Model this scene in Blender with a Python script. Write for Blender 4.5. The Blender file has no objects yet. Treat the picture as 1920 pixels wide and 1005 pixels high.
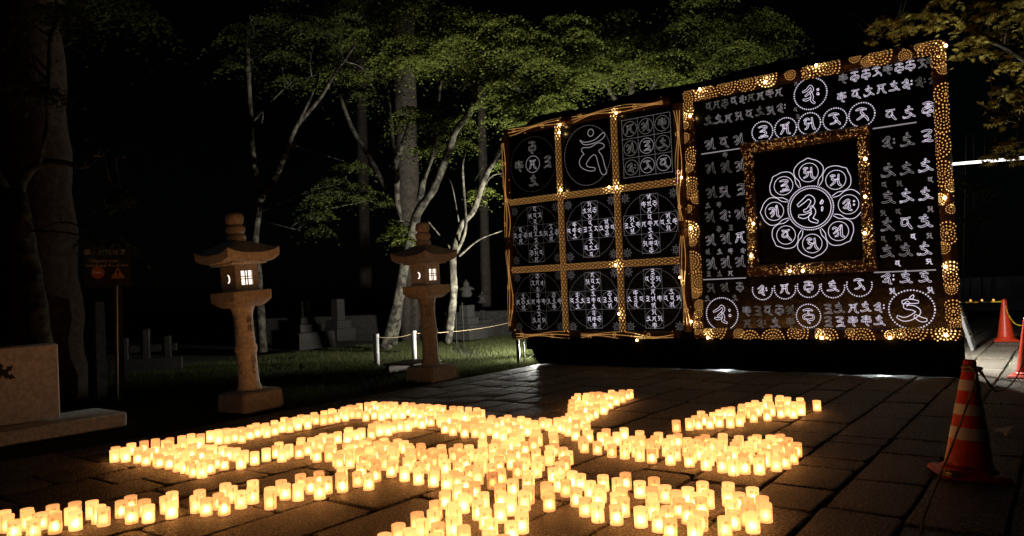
import bpy, math, random
import numpy as np
from mathutils import Vector, Matrix
random.seed(7); rng = np.random.default_rng(11)
PI = math.pi
S = bpy.context.scene
COL = S.collection

# ------------------------------------------------------------------ camera
FPX = 1397.6; CX, CY = 960.0, 502.5; HC = 1.45
R = np.array([[0.79847971, 0.04958301, 0.5999764], [0.6006579, 0.00143014, -0.79950488], [-0.04049991, 0.99876898, -0.02864049]])
CAM = np.array([0, 0, HC])
cd = bpy.data.cameras.new('camera'); camo = bpy.data.objects.new('camera', cd); COL.objects.link(camo)
cd.sensor_width = 36; cd.lens = FPX / 1920 * 36; cd.clip_end = 2000; cd.clip_start = 0.05
M4 = Matrix([[*R[i], CAM[i]] for i in range(3)] + [[0, 0, 0, 1]])
camo.matrix_world = M4
S.camera = camo

# ------------------------------------------------------------------ night sky, moonlight, exposure
W = bpy.data.worlds.new('World'); S.world = W; W.use_nodes = True
wn = W.node_tree; bg = wn.nodes['Background']
sk = wn.nodes.new('ShaderNodeTexSky'); sk.sky_type = 'NISHITA'; sk.sun_disc = False
sk.sun_elevation = math.radians(38); sk.sun_rotation = math.radians(200)
wn.links.new(sk.outputs[0], bg.inputs[0]); bg.inputs[1].default_value = 0.00006
sl = bpy.data.lights.new('moon', 'SUN'); sl.energy = 0.004; sl.angle = math.radians(0.5); sl.color = (0.8, 0.88, 1)
so = bpy.data.objects.new('moon', sl); COL.objects.link(so)
so.rotation_euler = (math.radians(52), 0, math.radians(-20))
S.view_settings.view_transform = 'Standard'; S.view_settings.look = 'None'
S.view_settings.exposure = 1.05; S.view_settings.gamma = 1; S.view_settings.use_curve_mapping = False
S.cycles.use_denoising = True
S.cycles.max_bounces = 6; S.cycles.diffuse_bounces = 3; S.cycles.glossy_bounces = 3; S.cycles.transmission_bounces = 4
S.cycles.transparent_max_bounces = 24; S.cycles.sample_clamp_indirect = 4.0
S.cycles.caustics_reflective = False; S.cycles.caustics_refractive = False

# ------------------------------------------------------------------ back-projection of sight lines onto real planes
def _ray(x, y): return R @ np.array([x - CX, CY - y, -FPX])
def pz(x, y, z=0.0):
    d = _ray(x, y); return CAM + d * ((z - HC) / d[2])
def py(x, y, Y):
    d = _ray(x, y); return CAM + d * (Y / d[1])
def pxx(x, y, X):
    d = _ray(x, y); return CAM + d * (X / d[0])
def pd(x, y, dep): return CAM + _ray(x, y) / FPX * dep

# ------------------------------------------------------------------ materials
def nmat(name):
    m = bpy.data.materials.new(name); m.use_nodes = True
    nt = m.node_tree; return m, nt, nt.nodes['Principled BSDF']
def stone_mat(name, c1, c2, scale=6.0, rough=0.85, bump=0.3, bscale=60.0, spec=0.3, detail=8, bdist=0.01, c3=None, ramp=(.32, .68)):
    m, nt, p = nmat(name); N = nt.nodes; L = nt.links
    tc = N.new('ShaderNodeTexCoord')
    n1 = N.new('ShaderNodeTexNoise'); n1.inputs['Scale'].default_value = scale; n1.inputs['Detail'].default_value = detail
    n1.inputs['Roughness'].default_value = 0.65
    L.new(tc.outputs['Object'], n1.inputs['Vector'])
    cr = N.new('ShaderNodeValToRGB'); cr.color_ramp.elements[0].position = ramp[0]; cr.color_ramp.elements[1].position = ramp[1]
    cr.color_ramp.elements[0].color = (*c1, 1); cr.color_ramp.elements[1].color = (*c2, 1)
    if c3:
        e = cr.color_ramp.elements.new(0.5); e.color = (*c3, 1)
    L.new(n1.outputs['Fac'], cr.inputs['Fac'])
    oi = N.new('ShaderNodeObjectInfo'); hs = N.new('ShaderNodeHueSaturation')
    mr = N.new('ShaderNodeMapRange'); mr.inputs['To Min'].default_value = 0.72; mr.inputs['To Max'].default_value = 1.25
    L.new(oi.outputs['Random'], mr.inputs['Value']); L.new(mr.outputs[0], hs.inputs['Value'])
    L.new(cr.outputs[0], hs.inputs['Color']); L.new(hs.outputs[0], p.inputs['Base Color'])
    p.inputs['Roughness'].default_value = rough; p.inputs['Specular IOR Level'].default_value = spec
    n2 = N.new('ShaderNodeTexNoise'); n2.inputs['Scale'].default_value = bscale; n2.inputs['Detail'].default_value = 6
    n2.inputs['Roughness'].default_value = 0.7
    L.new(tc.outputs['Object'], n2.inputs['Vector'])
    b = N.new('ShaderNodeBump'); b.inputs['Strength'].default_value = bump; b.inputs['Distance'].default_value = bdist
    L.new(n2.outputs['Fac'], b.inputs['Height']); L.new(b.outputs[0], p.inputs['Normal'])
    return m
def plain(name, col, rough=0.6, metal=0.0, spec=0.5, var=0.15, bump=0.0, scale=20):
    m, nt, p = nmat(name); N = nt.nodes; L = nt.links
    tc = N.new('ShaderNodeTexCoord'); n = N.new('ShaderNodeTexNoise'); n.inputs['Scale'].default_value = scale; n.inputs['Detail'].default_value = 5
    L.new(tc.outputs['Object'], n.inputs['Vector'])
    cr = N.new('ShaderNodeValToRGB'); cr.color_ramp.elements[0].position = 0.3; cr.color_ramp.elements[1].position = 0.7
    cr.color_ramp.elements[0].color = (*[c * (1 - var) for c in col], 1); cr.color_ramp.elements[1].color = (*[min(1, c * (1 + var)) for c in col], 1)
    L.new(n.outputs['Fac'], cr.inputs['Fac']); L.new(cr.outputs[0], p.inputs['Base Color'])
    p.inputs['Roughness'].default_value = rough; p.inputs['Metallic'].default_value = metal; p.inputs['Specular IOR Level'].default_value = spec
    if bump:
        b = N.new('ShaderNodeBump'); b.inputs['Strength'].default_value = bump; b.inputs['Distance'].default_value = 0.01
        L.new(n.outputs['Fac'], b.inputs['Height']); L.new(b.outputs[0], p.inputs['Normal'])
    return m
def emit(name, col, strength, sampled=True):
    m, nt, p = nmat(name)
    p.inputs['Base Color'].default_value = (*[c * 0.3 for c in col], 1)
    p.inputs['Emission Color'].default_value = (*col, 1); p.inputs['Emission Strength'].default_value = strength
    if not sampled: m.cycles.emission_sampling = 'NONE'
    return m
def leaf_mat(name, c1, c2, trans=0.45):
    m = bpy.data.materials.new(name); m.use_nodes = True; nt = m.node_tree; N = nt.nodes; L = nt.links
    N.remove(N['Principled BSDF']); out = N['Material Output']
    g = N.new('ShaderNodeNewGeometry'); cr = N.new('ShaderNodeValToRGB')
    cr.color_ramp.elements[0].color = (*c1, 1); cr.color_ramp.elements[1].color = (*c2, 1)
    L.new(g.outputs['Random Per Island'], cr.inputs['Fac'])
    d = N.new('ShaderNodeBsdfDiffuse'); t = N.new('ShaderNodeBsdfTranslucent'); mx = N.new('ShaderNodeMixShader'); mx.inputs[0].default_value = trans
    L.new(cr.outputs[0], d.inputs[0]); L.new(cr.outputs[0], t.inputs[0]); L.new(d.outputs[0], mx.inputs[1]); L.new(t.outputs[0], mx.inputs[2])
    L.new(mx.outputs[0], out.inputs[0]); return m
def ink(name, col):
    m = bpy.data.materials.new(name); m.use_nodes = True; nt = m.node_tree; N = nt.nodes
    N.remove(N['Principled BSDF']); t = N.new('ShaderNodeBsdfTransparent'); t.inputs[0].default_value = (*col, 1)
    nt.links.new(t.outputs[0], N['Material Output'].inputs[0]); return m
def paper_mat(name, em):
    m = bpy.data.materials.new(name); m.use_nodes = True; nt = m.node_tree; N = nt.nodes; L = nt.links
    N.remove(N['Principled BSDF']); out = N['Material Output']
    oi = N.new('ShaderNodeObjectInfo'); ge = N.new('ShaderNodeNewGeometry')
    ad = N.new('ShaderNodeMath'); ad.operation = 'ADD'; L.new(oi.outputs['Random'], ad.inputs[0]); L.new(ge.outputs['Random Per Island'], ad.inputs[1])
    fr = N.new('ShaderNodeMath'); fr.operation = 'FRACT'; L.new(ad.outputs[0], fr.inputs[0])
    tc = N.new('ShaderNodeTexCoord'); nz = N.new('ShaderNodeTexNoise'); nz.inputs['Scale'].default_value = 55; nz.inputs['Detail'].default_value = 4
    L.new(tc.outputs['Object'], nz.inputs['Vector'])
    cr = N.new('ShaderNodeValToRGB'); cr.color_ramp.elements[0].position = .3; cr.color_ramp.elements[1].position = .7
    cr.color_ramp.elements[0].color = (.135, .114, .068, 1); cr.color_ramp.elements[1].color = (.195, .168, .103, 1)
    L.new(nz.outputs['Fac'], cr.inputs[0])
    t = N.new('ShaderNodeBsdfTranslucent'); d = N.new('ShaderNodeBsdfDiffuse'); mx = N.new('ShaderNodeMixShader'); mx.inputs[0].default_value = .3
    L.new(cr.outputs[0], t.inputs[0]); L.new(cr.outputs[0], d.inputs[0]); L.new(t.outputs[0], mx.inputs[1]); L.new(d.outputs[0], mx.inputs[2])
    rf = N.new('ShaderNodeBsdfRefraction'); rf.inputs['Roughness'].default_value = .85; rf.inputs['IOR'].default_value = 1.5; rf.inputs[0].default_value = (.5, .46, .34, 1)
    m3 = N.new('ShaderNodeMixShader'); m3.inputs[0].default_value = .45; L.new(mx.outputs[0], m3.inputs[1]); L.new(rf.outputs[0], m3.inputs[2]); mx = m3
    e = N.new('ShaderNodeEmission'); e.inputs[0].default_value = (1, .375, .118, 1)
    mr = N.new('ShaderNodeMapRange'); mr.inputs['To Min'].default_value = em * .6; mr.inputs['To Max'].default_value = em * 1.3
    L.new(fr.outputs[0], mr.inputs['Value']); L.new(mr.outputs[0], e.inputs[1])
    tr = N.new('ShaderNodeBsdfTransparent'); tr.inputs[0].default_value = (1, .9, .78, 1); m2 = N.new('ShaderNodeMixShader'); m2.inputs[0].default_value = .008
    L.new(mx.outputs[0], m2.inputs[1]); L.new(tr.outputs[0], m2.inputs[2])
    a = N.new('ShaderNodeAddShader'); L.new(m2.outputs[0], a.inputs[0]); L.new(e.outputs[0], a.inputs[1]); L.new(a.outputs[0], out.inputs[0])
    return m

MT = {}
MT['slab'] = stone_mat('paving_stone', (.03, .026, .021), (.55, .49, .39), 58, .55, 1.0, 75, .5, 9, .03, (.12, .105, .085), (.42, .6))
MT['soil'] = stone_mat('mossy_soil', (.02, .017, .011), (.055, .06, .028), 5, .95, .6, 50)
MT['granite'] = stone_mat('granite', (.5, .49, .44), (.76, .745, .68), 22, .8, .45, 90, .3, 10, .006, (.64, .625, .57), (.38, .62))
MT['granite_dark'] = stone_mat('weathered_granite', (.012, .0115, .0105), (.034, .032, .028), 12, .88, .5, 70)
MT['bark'] = stone_mat('maple_bark', (.02, .017, .013), (.12, .112, .084), 6, .9, .8, 35, .2, 8, .02, None, (.42, .62))
MT['cedar'] = stone_mat('cedar_bark', (.025, .021, .017), (.075, .062, .05), 7, .95, .9, 14, .2, 8, .04)
MT['grassblade'] = leaf_mat('grass_blades', (.04, .052, .02), (.12, .13, .055), .3)
MT['cedar_near'] = stone_mat('grey_cedar_bark', (.03, .021, .015), (.085, .06, .043), 9, .95, .9, 14, .2, 8, .04)
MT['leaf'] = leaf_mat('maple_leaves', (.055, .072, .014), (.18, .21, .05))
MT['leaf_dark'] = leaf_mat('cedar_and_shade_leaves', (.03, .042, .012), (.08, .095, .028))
MT['leaf_gold'] = leaf_mat('yellow_maple_leaves', (.2, .165, .035), (.4, .36, .10), .5)
MT['paper'] = paper_mat('lantern_paper', .68)
MT['paper_dim'] = paper_mat('dim_lantern_paper', .22)
MT['flame'] = emit('candle_flame', (1, .46, .135), 28)
def vary_emission(m, lo, hi):
    nt = m.node_tree; N = nt.nodes; L = nt.links; p = N['Principled BSDF']; b0 = p.inputs['Emission Strength'].default_value
    oi = N.new('ShaderNodeObjectInfo'); ge = N.new('ShaderNodeNewGeometry'); ad = N.new('ShaderNodeMath'); ad.operation = 'ADD'
    L.new(oi.outputs['Random'], ad.inputs[0]); L.new(ge.outputs['Random Per Island'], ad.inputs[1]); fr = N.new('ShaderNodeMath'); fr.operation = 'FRACT'; L.new(ad.outputs[0], fr.inputs[0])
    mr = N.new('ShaderNodeMapRange'); mr.inputs['To Min'].default_value = b0 * lo; mr.inputs['To Max'].default_value = b0 * hi; L.new(fr.outputs[0], mr.inputs['Value']); L.new(mr.outputs[0], p.inputs['Emission Strength'])
vary_emission(MT['flame'], .35, 1.7)
MT['flame_dim'] = emit('weak_candle_flame', (1, .45, .12), 8)
MT['wax'] = plain('wax', (.75, .68, .55), .5)
MT['red_ink'] = ink('red_ink', (.5, .12, .06)); MT['black_ink'] = ink('black_ink', (.07, .04, .03)); MT['seam'] = ink('paper_seam', (.66, .52, .38))
MT['bamboo'] = plain('brown_bamboo', (.13, .052, .021), .45, 0, .5, .3, .1, 14)
MT['sheet'] = None
MT['cloth'] = plain('black_cloth', (.006, .005, .005), .9, 0, .1, .2, .2, 8)
MT['hole_warm'] = emit('warm_light_holes', (1, .5, .14), .56, False)
MT['hole_bright'] = emit('bright_warm_light_holes', (1, .64, .22), 1.5, False)
MT['hole_hot'] = emit('warm_bulbs', (1, .6, .22), 10.0)
MT['hole_white'] = emit('white_light_holes', (.93, .83, 1), .36, False)
MT['hole_mid'] = emit('soft_white_light_holes', (.9, .82, .9), .125, False)
MT['hole_dim'] = emit('faint_white_light_holes', (.9, .86, .82), .05, False)
MT['pane'] = emit('lit_window_paper', (1, .83, .68), .85)
MT['wood'] = plain('dark_lattice_wood', (.08, .045, .03), .7)
MT['white'] = plain('white_paint', (.72, .72, .7), .45)
MT['alu'] = plain('aluminium', (.72, .73, .74), .35, .6)
MT['steel'] = plain('steel', (.5, .5, .5), .3, .9)
MT['conered'] = plain('red_cone_plastic', (.82, .07, .025), .36, 0, .5, .12)
MT['coneband'] = plain('white_cone_band', (.88, .85, .82), .4, 0, .5, .1)
MT['gold'] = plain('crinkled_gold_film', (.9, .68, .25), .18, .9, .5, .2, .8, 30)
MT['rope'] = plain('rope', (.36, .28, .16), .85)
MT['yellow'] = plain('yellow_plastic', (.75, .48, .03), .5); MT['black'] = plain('black_plastic', (.015, .015, .015), .5)
MT['signbrown'] = plain('dark_board', (.011, .011, .0105), .7)
MT['text'] = plain('white_lettering', (.9, .9, .9), .6); MT['engrave'] = plain('engraved_dark', (.025, .017, .012), .9)
MT['orange'] = plain('orange_sign', (.62, .30, .05), .5); MT['redsign'] = plain('red_sign', (.6, .16, .08), .5)
MT['blue_wall'] = stone_mat('plaster_wall', (.16, .18, .2), (.24, .26, .28), 3, .9, .2, 40)
MT['lamp'] = emit('flood_lens', (1, .97, .9), 3)
MT['bambooculm'] = plain('green_bamboo', (.035, .045, .022), .6)
def sheet_mat():
    m, nt, p = nmat('black_vinyl'); N = nt.nodes; L = nt.links
    p.inputs['Base Color'].default_value = (.008, .0075, .007, 1); p.inputs['Roughness'].default_value = .22; p.inputs['Specular IOR Level'].default_value = .5
    tc = N.new('ShaderNodeTexCoord'); n = N.new('ShaderNodeTexNoise'); n.inputs['Scale'].default_value = 2.5; n.inputs['Detail'].default_value = 3
    b = N.new('ShaderNodeBump'); b.inputs['Strength'].default_value = .35; b.inputs['Distance'].default_value = .03
    L.new(tc.outputs['Object'], n.inputs['Vector']); L.new(n.outputs['Fac'], b.inputs['Height']); L.new(b.outputs[0], p.inputs['Normal'])
    return m
MT['sheet'] = sheet_mat()

# ------------------------------------------------------------------ mesh building
class MB:
    def __init__(s): s.v = []; s.f = []; s.mi = []; s.k = 0
    def add(s, vs, fs):
        b = len(s.v); s.v += [tuple(map(float, q)) for q in vs]
        for f in fs: s.f.append([b + i for i in f]); s.mi.append(s.k)
    def box(s, c, d, rz=0.0, taper=1.0, bev=0.0):
        hx, hy, hz = d[0] / 2, d[1] / 2, d[2] / 2; ca, sa = math.cos(rz), math.sin(rz)
        bev = min(bev, .45 * min(hx, hy, hz) * 2)
        rings = [(-hz, 1.0, bev), (-hz + bev, 1.0, 0), (hz - bev, taper, 0), (hz, taper, bev)] if bev else [(-hz, 1, 0), (hz, taper, 0)]
        vs = []
        for z, t, ins in rings:
            ax, ay = hx * t - ins, hy * t - ins
            if bev:
                q = bev * .9
                ring = [(-ax + q, -ay), (ax - q, -ay), (ax, -ay + q), (ax, ay - q), (ax - q, ay), (-ax + q, ay), (-ax, ay - q), (-ax, -ay + q)]
            else: ring = [(-ax, -ay), (ax, -ay), (ax, ay), (-ax, ay)]
            for x, y in ring: vs.append((c[0] + x * ca - y * sa, c[1] + x * sa + y * ca, c[2] + z))
        n = 8 if bev else 4; fs = [list(range(n))[::-1], list(range(n * (len(rings) - 1), n * len(rings)))]
        for k in range(len(rings) - 1):
            for i in range(n): j = (i + 1) % n; fs.append([k * n + i, k * n + j, (k + 1) * n + j, (k + 1) * n + i])
        s.add(vs, fs); return s
    def lathe(s, prof, seg=20, c=(0, 0, 0), cap=True):
        vs = []; n = len(prof)
        for r, z in prof:
            for i in range(seg):
                a = 2 * PI * i / seg; vs.append((c[0] + r * math.cos(a), c[1] + r * math.sin(a), c[2] + z))
        fs = []
        for k in range(n - 1):
            for i in range(seg): j = (i + 1) % seg; fs.append([k * seg + i, k * seg + j, (k + 1) * seg + j, (k + 1) * seg + i])
        if cap: fs += [list(range(seg))[::-1], list(range((n - 1) * seg, n * seg))]
        s.add(vs, fs); return s
    def tube(s, path, rad, seg=8, cap=True):
        P = [np.array(p, float) for p in path]; n = len(P)
        if not hasattr(rad, '__len__'): rad = [rad] * n
        vs = []; up = None
        for i in range(n):
            t = P[min(i + 1, n - 1)] - P[max(i - 1, 0)]; t = t / (np.linalg.norm(t) + 1e-9)
            if up is None:
                up = np.array([0, 0, 1.0]) if abs(t[2]) < .9 else np.array([1.0, 0, 0])
            u = up - t * np.dot(up, t); u = u / (np.linalg.norm(u) + 1e-9); w = np.cross(t, u); up = u
            for k in range(seg):
                a = 2 * PI * k / seg; vs.append(P[i] + (u * math.cos(a) + w * math.sin(a)) * rad[i])
        fs = []
        for k in range(n - 1):
            for i in range(seg): j = (i + 1) % seg; fs.append([k * seg + i, k * seg + j, (k + 1) * seg + j, (k + 1) * seg + i])
        if cap: fs += [list(range(seg))[::-1], list(range((n - 1) * seg, n * seg))]
        s.add(vs, fs); return s
    def build(s, name, mat, parent=None, smooth=False, loc=None):
        me = bpy.data.meshes.new(name); me.from_pydata(s.v, [], s.f)
        for m in (mat if isinstance(mat, (list, tuple)) else [mat]): me.materials.append(m)
        if any(s.mi): me.polygons.foreach_set('material_index', s.mi)
        if smooth: me.polygons.foreach_set('use_smooth', [True] * len(me.polygons))
        me.update()
        return link(name, me, parent, loc)
def link(name, me, parent=None, loc=None):
    o = bpy.data.objects.new(name, me); COL.objects.link(o)
    if parent is not None: o.parent = parent
    if loc is not None: o.location = loc
    return o
def autosmooth(o, deg=40):
    me = o.data
    try: me.set_sharp_from_angle(angle=math.radians(deg))
    except Exception: pass
    me.polygons.foreach_set('use_smooth', [True] * len(me.polygons)); return o
def tag(o, label=None, cat=None, group=None, kind=None):
    if label: o['label'] = label
    if cat: o['category'] = cat
    if group: o['group'] = group
    if kind: o['kind'] = kind
    return o
def thing(name, label, cat, loc=(0, 0, 0), rz=0, group=None):
    o = bpy.data.objects.new(name, None); COL.objects.link(o); o.location = loc; o.rotation_euler = (0, 0, rz)
    o.empty_display_size = .1
    return tag(o, label, cat, group)
def smoothpath(P, n=6):
    P = [np.array(p, float) for p in P]
    if len(P) < 3: return P
    Q = [2 * P[0] - P[1]] + P + [2 * P[-1] - P[-2]]; out = []
    for i in range(1, len(Q) - 2):
        a, b, c, d = Q[i - 1], Q[i], Q[i + 1], Q[i + 2]
        for k in range(n):
            t = k / n
            out.append(.5 * ((2 * b) + (c - a) * t + (2 * a - 5 * b + 4 * c - d) * t * t + (3 * b - a - 3 * c + d) * t ** 3))
    out.append(P[-1]); return out
_tcache = {}
def text2d(body, size=1.0):
    """flat letters, as (verts2d, faces), centred"""
    if body not in _tcache:
        c = bpy.data.curves.new('lettering', 'FONT'); c.body = body; c.resolution_u = 1; c.align_x = 'CENTER'; c.align_y = 'CENTER'
        o = bpy.data.objects.new('lettering', c); COL.objects.link(o)
        dg = bpy.context.evaluated_depsgraph_get(); me = bpy.data.meshes.new_from_object(o.evaluated_get(dg))
        _tcache[body] = ([(v.co.x, v.co.y) for v in me.vertices], [list(p.vertices) for p in me.polygons])
        bpy.data.objects.remove(o); bpy.data.curves.remove(c); bpy.data.meshes.remove(me)
    v, f = _tcache[body]; return [(x * size, y * size) for x, y in v], f
def raw_mesh(name, V, F4, mats):
    """V (n,3) array, F4 (m,k) array of equal-sized faces"""
    me = bpy.data.meshes.new(name); n, k = F4.shape
    me.vertices.add(len(V)); me.vertices.foreach_set('co', V.astype(np.float32).ravel())
    me.loops.add(n * k); me.loops.foreach_set('vertex_index', F4.astype(np.int32).ravel())
    me.polygons.add(n); me.polygons.foreach_set('loop_start', (np.arange(n) * k).astype(np.int32))
    for m in mats: me.materials.append(m)
    me.update(calc_edges=True); me.validate(); return me

# ================================================================== GROUND
g = MB(); g.add([(-160, -60, -.05), (160, -60, -.05), (160, 220, -.05), (-160, 220, -.05)], [[0, 1, 2, 3]])
tag(g.build('ground', MT['soil']), kind='structure')

# paved approach: granite slabs laid in courses running away from the viewer
pav = MB(); pav.box((-2.2, 12.5, -.036), (12.4, 27, .02)); pav = tag(pav.build('pavement', MT['soil']), kind='structure')
LINES = [-8.25, -7.75, -7.28, -6.78, -6.3, -5.84, -5.36, -4.93, -4.38, -3.82, -3.3, -2.78, -2.33, -1.81, -1.34, -.86, -.36, .14, .66, 1.15, 1.68, 2.2, 2.75]
FIX = {13: [3.95, 4.79, 5.36, 6.3, 7.25], 7: [2.4, 3.1], 12: [4.4, 5.18]}
def slab(x0, x1, y0, y1, i):
    w, h = x1 - x0, y1 - y0; cx, cy = (x0 + x1) / 2, (y0 + y1) / 2
    gap = random.uniform(.008, .017); th = .035; z = random.uniform(-.004, .004)
    ax, ay = w / 2 - gap, h / 2 - gap; r = random.uniform(.012, .045); j = lambda: random.uniform(-.008, .008)
    base = [(-ax + r, -ay), (0, -ay), (ax - r, -ay), (ax, -ay + r), (ax, 0), (ax, ay - r), (ax - r, ay), (0, ay), (-ax + r, ay), (-ax, ay - r), (-ax, 0), (-ax, -ay + r)]
    base = [(x + j(), y + j()) for x, y in base]
    tx, ty = random.uniform(-.006, .006), random.uniform(-.004, .004)
    vs = []
    for ins, dz in ((1.0, -th), (1.0, -.010), (.985, -.002), (.955, 0)):
        for x, y in base:
            sx = x * ins if ins == 1 else x - math.copysign(min(abs(x), (1 - ins) * .35), x); sy = y * ins if ins == 1 else y - math.copysign(min(abs(y), (1 - ins) * .35), y)
            vs.append((sx, sy, dz + (0 if dz < -.02 else z + tx * x + ty * y)))
    n = 12; fs = []
    for k in range(3):
        for i2 in range(n): q = (i2 + 1) % n; fs.append([k * n + i2, k * n + q, (k + 1) * n + q, (k + 1) * n + i2])
    fs.append(list(range(3 * n, 4 * n)))
    b = MB(); b.add(vs, fs); o = b.build('slab', MT['slab'], pav, True, (cx, cy, 0)); autosmooth(o, 50)
nsl = 0
for i in range(len(LINES) - 1):
    x0, x1 = LINES[i], LINES[i + 1]
    y = random.uniform(-.2, .5) + (1.0 if x0 < -4 else 1.8)
    if x0 > -1.4: y += 1.0
    ymax = 13.2 if x0 < -2.6 else 26
    ys = [y]
    fx = FIX.get(i, [])
    while ys[-1] < ymax:
        nxt = ys[-1] + random.choice([.62, .7, .78, .88, .95, 1.05, 1.2]) * (1.6 if ys[-1] > 13 else 1) * random.uniform(.95, 1.05)
        for q in fx:
            if ys[-1] + .2 < q < nxt + .25: nxt = q; break
        ys.append(nxt)
    for a, b2 in zip(ys, ys[1:]): slab(x0, x1, a, b2, i); nsl += 1
print('slabs', nsl)

# ================================================================== PAPER LANTERNS
def T(ox, oy, sc, pts): return [(ox + x * sc, oy + y * sc) for x, y in pts]
TOPS = []
TOPS += T(690, 885, .125, [(1190, 25), (1325, 10), (1465, 65), (1345, 185), (1600, 140), (1500, 240), (1430, 340), (1730, 295), (1650, 435), (1155, 280), (1015, 430), (1255, 455), (1305, 530), (985, 575), (740, 600), (800, 690), (1045, 750), (1265, 680), (1440, 810), (1760, 565), (1840, 690), (1815, 880), (1010, 905), (610, 855), (455, 775), (250, 910), (1185, 980)])
TOPS += T(920, 885, .125, [(330, 105), (140, 185), (150, 280), (300, 370), (140, 470), (500, 300), (560, 210), (545, 55), (465, 505), (465, 620), (310, 730), (30, 690), (20, 890), (190, 970), (830, 145), (870, 215), (870, 310), (1020, 40), (1125, 110), (1310, 15), (1280, 245), (1490, 145), (1685, 35), (1645, 195), (1605, 270), (1415, 385), (1600, 465), (1880, 295), (1880, 495), (1900, 90)])
TOPS += T(1150, 885, .15625, [(145, 10), (80, 80), (95, 185), (55, 235), (115, 305), (65, 385), (315, 100), (487, 55), (465, 180), (460, 255), (475, 340), (620, 150), (750, 225), (785, 310), (645, 400), (325, 420), (535, 475), (675, 545), (890, 175), (980, 240), (890, 385), (1055, 310), (1130, 215), (1068, 105), (1045, 465), (980, 515), (970, 590), (1375, 115), (1375, 185), (1505, 245), (1420, 330), (1435, 450), (1335, 530), (1665, 175), (1780, 280), (1610, 300), (1610, 405), (1665, 485), (1820, 365)])
TOPS += T(0, 800, .25, [(30, 630), (50, 655), (105, 695), (200, 610), (210, 640), (250, 690), (310, 635), (395, 590), (412, 632), (410, 662), (530, 600), (560, 570), (565, 640), (690, 560), (740, 595), (770, 607), (910, 550), (980, 520), (985, 590), (1080, 540), (1110, 585), (1245, 520), (1290, 490), (1285, 555), (1470, 515), (1495, 475), (1545, 535)])
TOPS += T(400, 820, .20833, [(105, 420), (165, 440), (50, 495), (95, 540), (245, 485), (355, 390), (355, 445), (510, 440), (510, 490), (610, 375), (645, 410), (760, 420), (785, 335), (875, 360), (955, 405), (950, 305), (1020, 360), (1160, 275), (1145, 320), (1160, 348), (1297, 300), (1330, 235), (1395, 330), (1460, 260), (370, 125), (475, 95), (590, 40), (565, 70), (615, 100), (650, 80), (680, 60), (770, 70), (785, 25), (850, 45), (910, 75), (930, 100), (1040, 95), (1130, 150), (1225, 150)])
TOPS += T(840, 800, .125, [(155, 255), (80, 320), (315, 275), (325, 310), (215, 340), (200, 390), (270, 435), (455, 345), (515, 190), (525, 235), (530, 300), (510, 420), (505, 470), (460, 530), (320, 575), (150, 525), (95, 655), (445, 625), (20, 700), (270, 745), (400, 825), (150, 860), (655, 560), (665, 690), (795, 625), (715, 185), (710, 215), (675, 250), (690, 375), (800, 330), (850, 270), (760, 440), (760, 475), (860, 230), (930, 175), (975, 95), (1050, 185), (1040, 295), (955, 365), (950, 420), (1085, 130), (1150, 215), (1130, 480), (1165, 395), (1040, 540), (1280, 160), (1290, 130), (1320, 325), (1370, 435), (1325, 525), (1210, 655), (1180, 735), (970, 790), (780, 860), (1190, 890), (1350, 95), (1580, 65), (1590, 130), (1595, 235), (1525, 290), (1520, 360), (1725, 295), (1800, 350), (1755, 455), (1685, 525), (1575, 600), (1655, 715), (1765, 790), (1470, 825), (1515, 895), (1890, 680), (1900, 920)])
TOPS += T(600, 800, .125, [(265, 70), (170, 105), (45, 95), (150, 165), (130, 235), (180, 270), (125, 300), (410, 90), (420, 25), (550, 45), (620, 15), (770, 15), (400, 235), (450, 265), (520, 200), (650, 205), (715, 165), (715, 265), (600, 310), (740, 300), (600, 345), (745, 385), (660, 425), (760, 430), (440, 340), (335, 360), (285, 380), (445, 400), (620, 545), (830, 490), (840, 575), (890, 210), (960, 165), (900, 260), (950, 210), (870, 305), (940, 355), (980, 430), (1060, 290), (1090, 370), (1110, 330), (1110, 235), (1100, 470), (1065, 530), (1165, 180), (1120, 260), (1265, 205), (1330, 250), (1350, 290), (1360, 330), (1360, 375), (1365, 430), (1315, 465), (1265, 590), (1470, 530), (1475, 635), (1510, 245), (1520, 280), (1560, 345), (1620, 470), (1690, 310), (1700, 390), (1820, 265), (1715, 585), (1695, 665), (1840, 415), (1880, 490), (1830, 340), (565, 650), (725, 700)])
TOPS += T(1280, 790, .125, [(70, 235), (60, 305), (245, 220), (340, 195), (205, 270), (310, 310), (445, 260), (595, 180), (590, 220), (590, 290), (545, 340), (545, 380), (255, 360), (130, 400), (95, 460), (390, 435), (345, 500), (845, 210), (815, 255), (785, 320), (755, 380), (670, 445), (590, 530), (755, 570), (925, 550), (910, 470), (980, 410), (980, 360), (1000, 295), (1050, 240), (1110, 190), (1195, 340), (1270, 280), (1315, 205), (1370, 250), (1460, 190), (1575, 250), (1510, 310), (1415, 355), (1265, 400), (1230, 450), (1165, 490), (1145, 555), (1395, 510), (1440, 430), (1535, 475), (1610, 370), (1645, 415), (1705, 310)])
TOPS += T(1060, 780, .125, [(315, 110), (350, 205), (255, 300), (280, 345), (475, 370), (610, 185), (540, 245), (645, 305), (775, 240), (880, 170), (690, 405), (885, 425), (1015, 300), (930, 335), (1115, 215), (1120, 290), (1060, 400), (1110, 460), (1395, 240), (1345, 290), (1280, 340), (1320, 410), (1665, 55), (1290, 485), (1515, 345), (1515, 385), (1585, 285), (1685, 260), (1570, 510), (1655, 450), (1870, 490)])
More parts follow.
